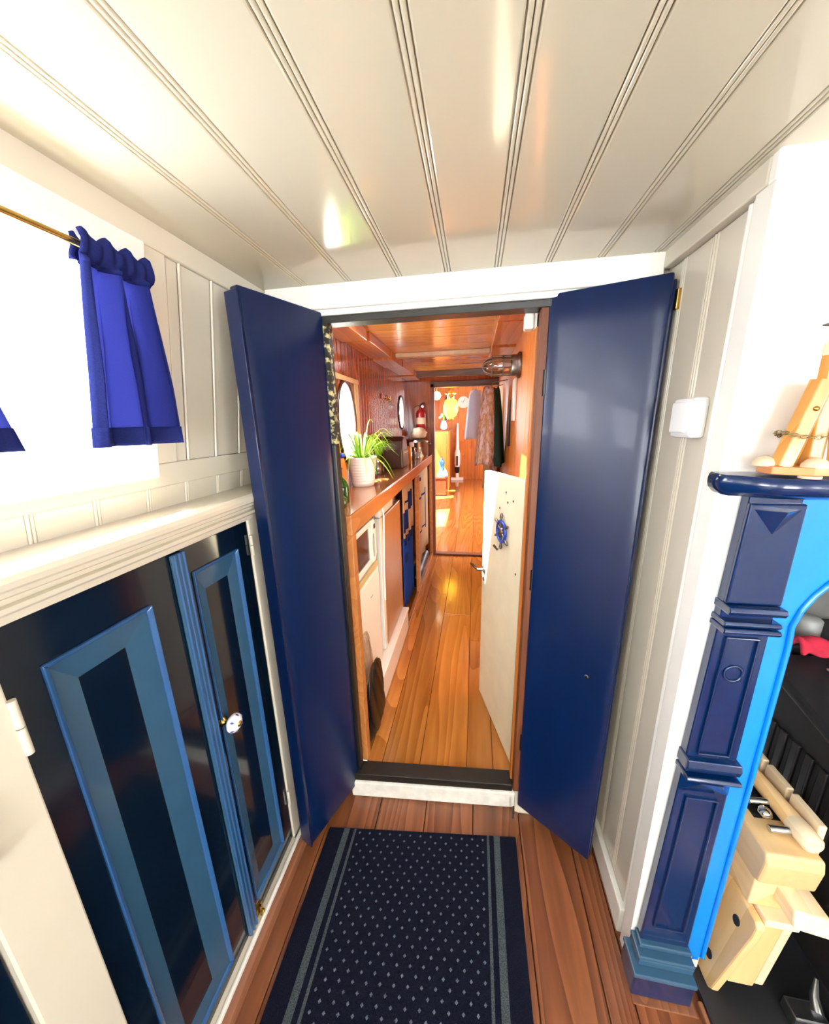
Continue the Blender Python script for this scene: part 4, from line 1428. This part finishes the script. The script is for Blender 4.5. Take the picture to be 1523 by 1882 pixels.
def bag(c, rx, ry, rz, seed, nu=22, nv=14, top=1.0):
    def fnc(u, v):
        a = 2 * math.pi * u
        t = v * math.pi
        rr = math.sin(t) ** .45 * (1.15 - .5 * v)
        d = 1 + .13 * math.sin(5 * a + seed + 9 * v) + .10 * math.sin(9 * a - seed * 2 + 17 * v) + .07 * math.sin(17 * a + 31 * v)
        return Vector((c[0] + rx * rr * d * math.cos(a), c[1] + ry * rr * d * math.sin(a), c[2] + rz * (1 - math.cos(t)) / 2))
    return fnc


bg_.grid(bag((-.436, 1.32, .099), .024, .12, .34, 2.2), 60, 34)
tag(bg_.build('bin_bag', 'black_plastic'), 'crumpled black bin bag on the corridor floor by the sill', 'bag')
cb_ = MB().grid(bag((-.446, 1.245, .40), .018, .065, .24, .7), 60, 34)
tag(cb_.build('plastic_bag', 'bag_plastic'), 'clear crumpled plastic bag lying on the black bin bag', 'bag')

# ---- things on the counter
CT = 1.19
pt = thing('potted_spider_plant', 'spider plant in a ribbed white pot on the counter', 'plant', (-.572, 1.735, CT))
prof = [(.050, 0), (.056, .002), (.058, .012)]
for i in range(9):
    z = .014 + i * .014
    r = .058 + .017 * (z / .15)
    prof += [(r, z), (r + .0018, z + .005), (r, z + .011)]
prof += [(.077, .142), (.078, .15), (.072, .15), (.070, .13), (0, .13)]
MB().lathe(prof, (-.572, 1.735, CT), 32).build('pot', 'pot_white', pt)
MB().lathe([(.069, .134), (.04, .140), (0, .142)], (-.572, 1.735, CT), 20).build('soil', 'soil', pt)
rnd = random.Random(5)


def leaf(c, az, L, h, droop, w, mat, par):
    pts = []
    N = 9
    for i in range(N + 1):
        t = i / N
        rr = L * (t ** .9)
        z = h * math.sin(min(1, t * 1.15) * math.pi * .62) - droop * t ** 2.4
        pts.append(Vector((c[0] + rr * math.cos(az), c[1] + rr * math.sin(az), c[2] + z)))
    sd = Vector((-math.sin(az), math.cos(az), 0))
    vs, fs = [], []
    for i, p in enumerate(pts):
        t = i / N
        ww = w * (0.55 + .45 * math.sin(math.pi * min(1, t * 1.3 + .1))) * (1 - t ** 5) + .0004
        if p.x - ww < CXL + .004:
            p.x = CXL + .004 + ww
        vs += [p - sd * ww, p + up * (-.25 * ww), p + sd * ww]
    for i in range(N):
        a = i * 3
        fs += [(a, a + 1, a + 4, a + 3), (a + 1, a + 2, a + 5, a + 4)]
    MB().add(vs, fs, True).build('leaf', mat, par, solid=.0008)


for i in range(38):
    az = -2.4 + 4.9 * (i / 37.0) + rnd.uniform(-.2, .2) - .2
    L = rnd.uniform(.10, .19)
    h = rnd.uniform(.05, .17)
    leaf((-.572 + .02 * math.cos(az), 1.735 + .02 * math.sin(az), CT + .135), az, L, h, rnd.uniform(.02, .13), rnd.uniform(.003, .0065), 'leaf_lime' if i % 2 else 'leaf_green', pt)
leaf((-.57, 1.72, CT + .135), -.15, .17, .03, .12, .013, 'leaf_lime', pt)
leaf((-.59, 1.72, CT + .135), -1.7, .13, .04, .03, .012, 'leaf_lime', pt)
leaf((-.57, 1.75, CT + .135), .6, .07, .20, .0, .007, 'leaf_green', pt)
# glass jar behind with a second plant of long blades
gj = thing('glass_vase', 'clear glass vase behind the white plant pot', 'vase', (-.60, 2.13, CT))
MB().lathe([(.040, 0), (.042, .004), (.042, .125), (.040, .125), (.039, .008), (0, .008)], (-.60, 2.13, CT), 24).build('glass', 'jar_glass', gj)
MB().lathe([(.037, .009), (.037, .06), (0, .06)], (-.60, 2.13, CT), 20).build('water', 'jar_glass', gj)
for i in range(14):
    az = -1.6 + 3.4 * (i / 13.0)
    leaf((-.60 + .01 * math.cos(az), 2.13 + .01 * math.sin(az), CT + .10), az, rnd.uniform(.07, .14), rnd.uniform(.10, .22), rnd.uniform(0, .06), .006, 'leaf_green', gj)
# green bottle lying against the jamb
gb_ = thing('green_bottle', 'dark green glass bottle at the near end of the counter', 'bottle', (-.545, 1.31, CT))
MB().lathe([(.030, 0), (.033, .004), (.033, .07), (.024, .09), (.011, .105), (.010, .135), (.012, .137), (.012, .143), (0, .143)], (-.535, 1.33, CT), 24).build('glass', 'bottle_green', gb_)
MB().lathe([(.024, 0), (.030, .01), (.030, .035), (.015, .05), (0, .052)], (-.51, 1.24, CT), 20).build('bottle_stopper', 'bottle_green', gb_)
tg = thing('toy_figure', 'orange and blue painted figure on the counter behind the pot', 'figure', (-.635, 1.71, CT))
MB().lathe([(.018, 0), (.02, .03), (.016, .12), (.010, .15), (0, .155)], (-.637, 1.63, CT), 16).build('body', 'orange_paint', tg)
MB().lathe([(0, -.014), (.010, -.010), (.014, 0), (.010, .010), (0, .014)], (-.637, 1.63, CT + .165), 14).build('head', 'cobalt', tg)
# bread bin
bb_ = thing('bread_bin', 'dark brown round-topped bread bin on the counter', 'bread bin', (-.575, 2.53, CT))
prf = [(2.42, 0), (2.62, 0), (2.62, .13), (2.60, .19), (2.56, .22), (2.48, .22), (2.44, .19), (2.42, .13)]
MB().prism([(y_, CT + z_) for y_, z_ in prf], 'yz', -.65, -.50).build('bin_body', 'dark_brown', bb_, bevel=.008)
MB().prism([(2.425, CT + .01), (2.615, CT + .01), (2.615, CT + .125), (2.425, CT + .125)], 'yz', -.502, -.496).build('bin_front', 'dark_brown', bb_, bevel=.004)
MB().cyl((-.49, 2.48, CT + .11), (-.49, 2.56, CT + .11), .005, n=8).build('bin_handle', 'gold_tin', bb_)
tag(MB().lathe([(.040, 0), (.042, .004), (.042, .13), (.038, .136), (0, .14)], (-.53, 2.72, CT), 20).build('gold_tin', 'gold_tin'), 'tall gold-coloured tin beside the bread bin', 'tin')
sj = thing('salt_jar', 'small clear jar with white lid beyond the gold tin', 'jar', (-.54, 3.02, CT))
MB().lathe([(.03, 0), (.032, .004), (.032, .10), (.022, .115), (0, .115)], (-.54, 3.02, CT), 18).build('glass', 'jar_glass', sj)
MB().lathe([(.022, .115), (.022, .15), (0, .152)], (-.54, 3.02, CT), 16).build('lid', 'white_plastic', sj)
sj = thing('tumbler', 'pale glass tumbler next to the white-lidded jar', 'glass', (-.50, 3.12, CT))
MB().lathe([(.024, 0), (.03, .10), (.028, .10), (.022, .006), (0, .006)], (-.495, 3.10, CT), 18).build('glass', 'jar_glass', sj)
MB().lathe([(.0225, .007), (.026, .06), (0, .06)], (-.495, 3.10, CT), 16).build('candle', 'paper', sj)
pn_ = thing('steel_pot', 'brushed steel cooking pot with lid at the counter end', 'pot', (-.535, 3.40, CT))
MB().lathe([(.085, 0), (.09, .005), (.09, .13), (.094, .134), (.09, .137), (0, .137)], (-.535, 3.40, CT), 28).build('pot_body', 'steel', pn_)
MB().lathe([(.092, .137), (.085, .148), (.03, .158), (.012, .160), (.014, .18), (0, .182)], (-.535, 3.40, CT), 28).build('pot_lid', 'steel', pn_)
for sx in (-1, 1):
    MB().tube([(-.535 + sx * .088, 3.37, CT + .11), (-.535 + sx * .113, 3.37, CT + .115), (-.535 + sx * .113, 3.43, CT + .115), (-.535 + sx * .088, 3.43, CT + .11)], .005, 8).build('pot_handle', 'steel', pn_)
pb = MB().grid(bag((-.535, 3.40, CT + .17), .075, .075, .10, 1.3), 22, 10)
tag(pb.build('paper_bag', 'paper'), 'crumpled brown paper bag lying on the steel pot', 'bag')
# fire extinguisher on the far bulkhead
fe = thing('fire_extinguisher', 'small red fire extinguisher on the far bulkhead above the pot', 'extinguisher', (-.525, 3.50, 1.42))
MB().lathe([(.044, 0), (.048, .008), (.048, .16), (.04, .185), (.016, .20), (.016, .215), (0, .216)], (-.525, 3.505, 1.43), 24).build('cylinder', 'red_enamel', fe)
MB().lathe([(.0486, .06), (.0486, .12)], (-.525, 3.505, 1.43), 24).build('label_band', 'paper', fe)
MB().tube([(-.525, 3.505, 1.645), (-.525, 3.505, 1.67), (-.50, 3.47, 1.685), (-.475, 3.44, 1.68)], [.012, .010, .006, .005], 8).build('valve', 'black_plastic', fe)
MB().tube([(-.53, 3.50, 1.66), (-.56, 3.48, 1.665), (-.585, 3.46, 1.645)], [.007, .006, .005], 8).build('lever', 'chrome', fe)
MB().lathe([(.014, 0), (.014, .008), (0, .01)], (-.505, 3.485, 1.655), 14, (0, -1, 0)).build('gauge', 'white_plastic', fe)
bx(-.55, -.50, 3.552, 3.57, 1.47, 1.56).build('bracket', 'black_plastic', fe)
# propeller-like coat hook on the matchboarding
hk_ = thing('wall_hook', 'small red and brass propeller hook on the matchboarded wall', 'hook', (CXL, 2.63, 1.66))
MB().lathe([(.016, 0), (.016, .01), (.008, .022), (0, .024)], (CXL, 2.63, 1.69), 16, (1, 0, 0)).build('boss', 'brass', hk_)
for sg in (-1, 1):
    MB().hexa([(CXL + .004, 2.63 + sg * .012, 1.685), (CXL + .004, 2.63 + sg * .13, 1.675), (CXL + .010, 2.63 + sg * .13, 1.675), (CXL + .010, 2.63 + sg * .012, 1.685),
               (CXL + .004, 2.63 + sg * .012, 1.698), (CXL + .004, 2.63 + sg * .13, 1.71), (CXL + .010, 2.63 + sg * .13, 1.71), (CXL + .010, 2.63 + sg * .012, 1.698)]).build('blade', 'red_enamel', hk_)
for i in range(2):
    MB().tube([(CXL + .01, 2.63, 1.69 - i * .02), (CXL + .04, 2.63, 1.675 - i * .02), (CXL + .045, 2.63, 1.70 - i * .02)], .004, 8).build('peg', 'brass', hk_)

# ---- caged bulkhead lamp
lp = thing('caged_bulkhead_lamp', 'caged glass bulkhead lamp on the golden plank wall', 'lamp', (CXR, 1.90, 1.76))
LC = Vector((CXR, 1.90, 1.765))
MB().lathe([(.060, 0), (.062, .012), (.050, .020), (.050, .045), (0, .046)], LC, 28, (-1, 0, 0)).build('lamp_base', 'pewter', lp)
MB().lathe([(.040, .045), (.042, .10), (.040, .135), (.030, .160), (.014, .174), (0, .177)], LC, 28, (-1, 0, 0)).build('lamp_dome', 'lamp_glass', lp)
MB().lathe([(.012, .046), (.014, .06), (.018, .09), (.012, .11), (0, .115)], LC, 16, (-1, 0, 0)).build('bulb', 'porcelain', lp)
cg = MB()
for i in range(4):
    a = i * math.pi / 4 + .3
    e = Vector((0, math.cos(a), math.sin(a)))
    cg.tube([LC + e * r + Vector((-d, 0, 0)) for r, d in ((.046, .045), (.047, .10), (.045, .138), (.034, .166), (.016, .18), (0, .183), (-.016, .18), (-.034, .166), (-.045, .138), (-.047, .10), (-.046, .045))], .0028, 6)
for d, r in ((.085, .047), (.138, .045)):
    cg.tube([LC + Vector((-d, r * math.cos(2 * math.pi * i / 24), r * math.sin(2 * math.pi * i / 24))) for i in range(24)], .0028, 6, closed=True)
cg.build('wire_cage', 'pewter', lp)
# white board hanging on the wall, dark clothes, coats
tag(bx(CXR - .012, CXR - .001, 2.02, 2.14, 1.50, 1.72).build('white_board', 'white_paint', bevel=.002), 'narrow white board hanging below the caged lamp', 'board')
tag(MB().tube([(CXR - .012, 2.22, 1.62), (CXR - .014, 2.23, 1.5), (CXR - .012, 2.24, 1.35)], [.004, .008, .008], 8).build('umbrella', 'black_plastic'), 'thin black folded umbrella hanging on the golden plank wall', 'umbrella')


def coat(name, label, cx, cy, z0, z1, w0, w1, dp, mats, seed, xl, hook=None):
    t = thing(name, label, 'coat', (cx, cy, z0))

    def fnc(a0, a1):
        def g(u, v):
            a = (a0 + (a1 - a0) * u) * 2 * math.pi
            k = v ** .6
            w = w0 + (w1 - w0) * k
            fold = 1 + .10 * math.sin(a * 7 + seed) * v
            x = cx + math.cos(a) * dp * fold * (.5 + .5 * k)
            yv = cy + math.sin(a) * w * fold
            return Vector((min(x, xl), yv, z1 + (z0 - z1) * v + .01 * math.sin(a * 3 + seed)))
        return g
    n_ = len(mats)
    for i, m_ in enumerate(mats):
        MB().grid(fnc(i / n_, (i + 1) / n_), 16, 14).build('cloth_panel', m_, t, solid=.004)
    MB().tube([(cx, cy, z1 - .004), (cx + .01, cy, z1 + .03), hook or (xl + .003, cy, z1 + .045)], .004, 6).build('hanging_loop', 'pewter', t)
    return t


coat('hanging_coat', 'mixed pink and sand-coloured coat on the cream door side of the corridor', .105, 2.62, 1.20, 1.73, .03, .15, .10, ['coat_mixed', 'coat_mixed', 'coat_mixed', 'coat_mixed', 'coat_green'], 1.0, CXR - .003)
coat('hanging_coat', 'reddish brown long coat hanging behind the sand-coloured one', .14, 3.05, .95, 1.74, .04, .14, .07, ['coat_pink', 'coat_sand', 'coat_mixed'], 2.0, CXR - .003)
coat('hanging_shirt', 'pale blue-white shirt hanging just past the far doorway', -.0, 3.70, 1.33, 1.80, .03, .055, .10, ['shirt_white', 'shirt_white'], .5, .2, (.0, 3.618, 1.85))

# ================================================================== FAR SALOON THINGS
ln = thing('hanging_lantern', 'glowing yellow lantern hanging in the far saloon', 'lantern', (-.40, 6.0, 1.55))
MB().lathe([(.04, .0), (.09, .04), (.12, .12), (.12, .20), (.09, .28), (.05, .30)], (-.40, 6.0, 1.57), 24).build('globe', 'lantern_glow', ln)
MB().lathe([(.05, .29), (.06, .31), (.06, .36), (.10, .38), (.02, .43), (0, .43)], (-.40, 6.0, 1.57), 20).build('lantern_cap', 'brass', ln)
MB().lathe([(.0, -.02), (.05, -.01), (.06, .0), (.04, .02)], (-.40, 6.0, 1.55), 20).build('lantern_base', 'brass', ln)
MB().cyl((-.40, 6.0, 2.0), (-.40, 6.0, 2.42), .006, n=8).build('chain', 'brass', ln)
ck = thing('wall_clock', 'round pale wall clock on the far planked wall', 'clock', (-.29, 8.855, 1.83))
MB().lathe([(.135, 0), (.138, .02), (.12, .028), (.12, .022), (0, .022)], (-.29, 8.853, 1.96), 32, (0, -1, 0)).build('clock_case', 'clock_face', ck)
for (a, L) in ((1.2, .09), (2.9, .065)):
    MB().cyl((-.29, 8.829, 1.96), (-.29 + L * math.cos(a), 8.829, 1.96 + L * math.sin(a)), .005, n=6).build('clock_hand', 'black_plastic', ck)
cbn = thing('tall_cabinet', 'orange wooden cabinet behind the low chest in the far saloon', 'cabinet', (-.80, 7.4, CF))
bx(-1.15, -.53, 7.3, 7.8, CF, 1.33).build('cabinet_body', 'wall_oak', cbn, bevel=.01)
bx(-1.10, -.57, 7.285, 7.30, .2, 1.27).build('cabinet_door', 'wall_oak', cbn, bevel=.006)
bx(-1.17, -.51, 7.28, 7.82, 1.33, 1.36).build('cabinet_top', 'dark_beam', cbn, bevel=.006)
fv = thing('flower_vase', 'white vase of leafy flowers on the orange cabinet', 'vase', (-.64, 7.45, 1.36))
MB().lathe([(.04, 0), (.07, .03), (.06, .12), (.04, .15), (.05, .17), (0, .16)], (-.64, 7.45, 1.36), 20).build('vase_body', 'porcelain', fv)
for i in range(14):
    az = i * 2.4
    leaf((-.64, 7.45, 1.52), az, .06 + .09 * ((i * 7) % 5) / 5, .12 + .05 * (i % 3), .02, .016, 'leaf_green', fv)
for i in range(6):
    a = i * 1.05
    MB().lathe([(0, -.022), (.02, -.014), (.026, 0), (.02, .014), (0, .022)], (-.64 + .08 * math.cos(a), 7.45 + .05 * math.sin(a), 1.60 + .03 * (i % 3)), 10).build('blossom', 'gull_white', fv)
chs = thing('sea_chest', 'low reddish-brown chest on the far saloon floor', 'chest', (-.70, 6.9, CF))
bx(-1.0, -.53, 6.70, 7.1, CF + .02, .43).build('chest_body', 'chest_wood', chs, bevel=.008)
bx(-1.01, -.52, 6.69, 7.11, .43, .475).build('chest_lid', 'chest_wood', chs, bevel=.008)
bx(-.99, -.56, 6.71, 7.09, CF, CF + .02).build('chest_plinth', 'black_strip', chs)
cp = thing('china_ornament', 'blue and white china ornament standing on the brown chest', 'ornament', (-.62, 6.8, .475))
MB().lathe([(.08, 0), (.085, .05), (.05, .12), (.04, .2), (.06, .27), (.03, .34), (0, .36)], (-.63, 6.82, .475), 20, wave=lambda a, z: .08 * math.sin(3 * a)).build('china_body', 'china_blue', cp)
MB().lathe([(.0, .0), (.05, .0), (.055, .05), (.03, .12), (0, .16)], (-.56, 6.78, .475), 16).build('china_figure', 'porcelain', cp)
vc = thing('stick_vacuum', 'white cordless stick vacuum leaning at the far planked wall', 'vacuum', (-.42, 8.72, CF))
MB().tube([(-.42, 8.78, 1.47), (-.42, 8.77, 1.2), (-.42, 8.76, .85)], [.022, .032, .045], 14).build('handle_tube', 'white_plastic', vc)
MB().tube([(-.42, 8.76, .85), (-.42, 8.75, .75), (-.42, 8.745, .5), (-.42, 8.74, .42)], [.05, .075, .075, .055], 16).build('motor_body', 'white_plastic', vc)
MB().tube([(-.42, 8.74, .42), (-.42, 8.735, .30), (-.42, 8.73, .26)], [.06, .055, .03], 14).build('dust_cup', 'black_plastic', vc)
bx(-.44, -.40, 8.66, 8.674, .46, .70).build('button_strip', 'black_plastic', vc, bevel=.004)
MB().tube([(-.42, 8.73, .27), (-.42, 8.72, .15)], [.035, .045], 12).build('neck', 'white_plastic', vc)
bx(-.575, -.265, 8.62, 8.80, CF, .155).build('floor_head', 'white_plastic', vc, bevel=.01)
gl_ = thing('wall_globe_lamp', 'bright globe lamp just inside the far doorway', 'lamp', (-.55, 5.2, 1.78))
MB().lathe([(0, -.06), (.04, -.045), (.06, 0), (.04, .045), (0, .06)], (-.545, 5.2, 1.87), 20).build('globe', 'globe_glow', gl_)
MB().cyl((-.545, 5.2, 1.92), (-.545, 5.2, 2.42), .006, n=8).build('rod', 'brass', gl_)
tag(bx(-.72, -.60, 8.82, 8.854, 1.55, 2.1).build('picture', 'dark_beam', bevel=.004), 'dark narrow picture on the far planked wall near the pale clock', 'picture')
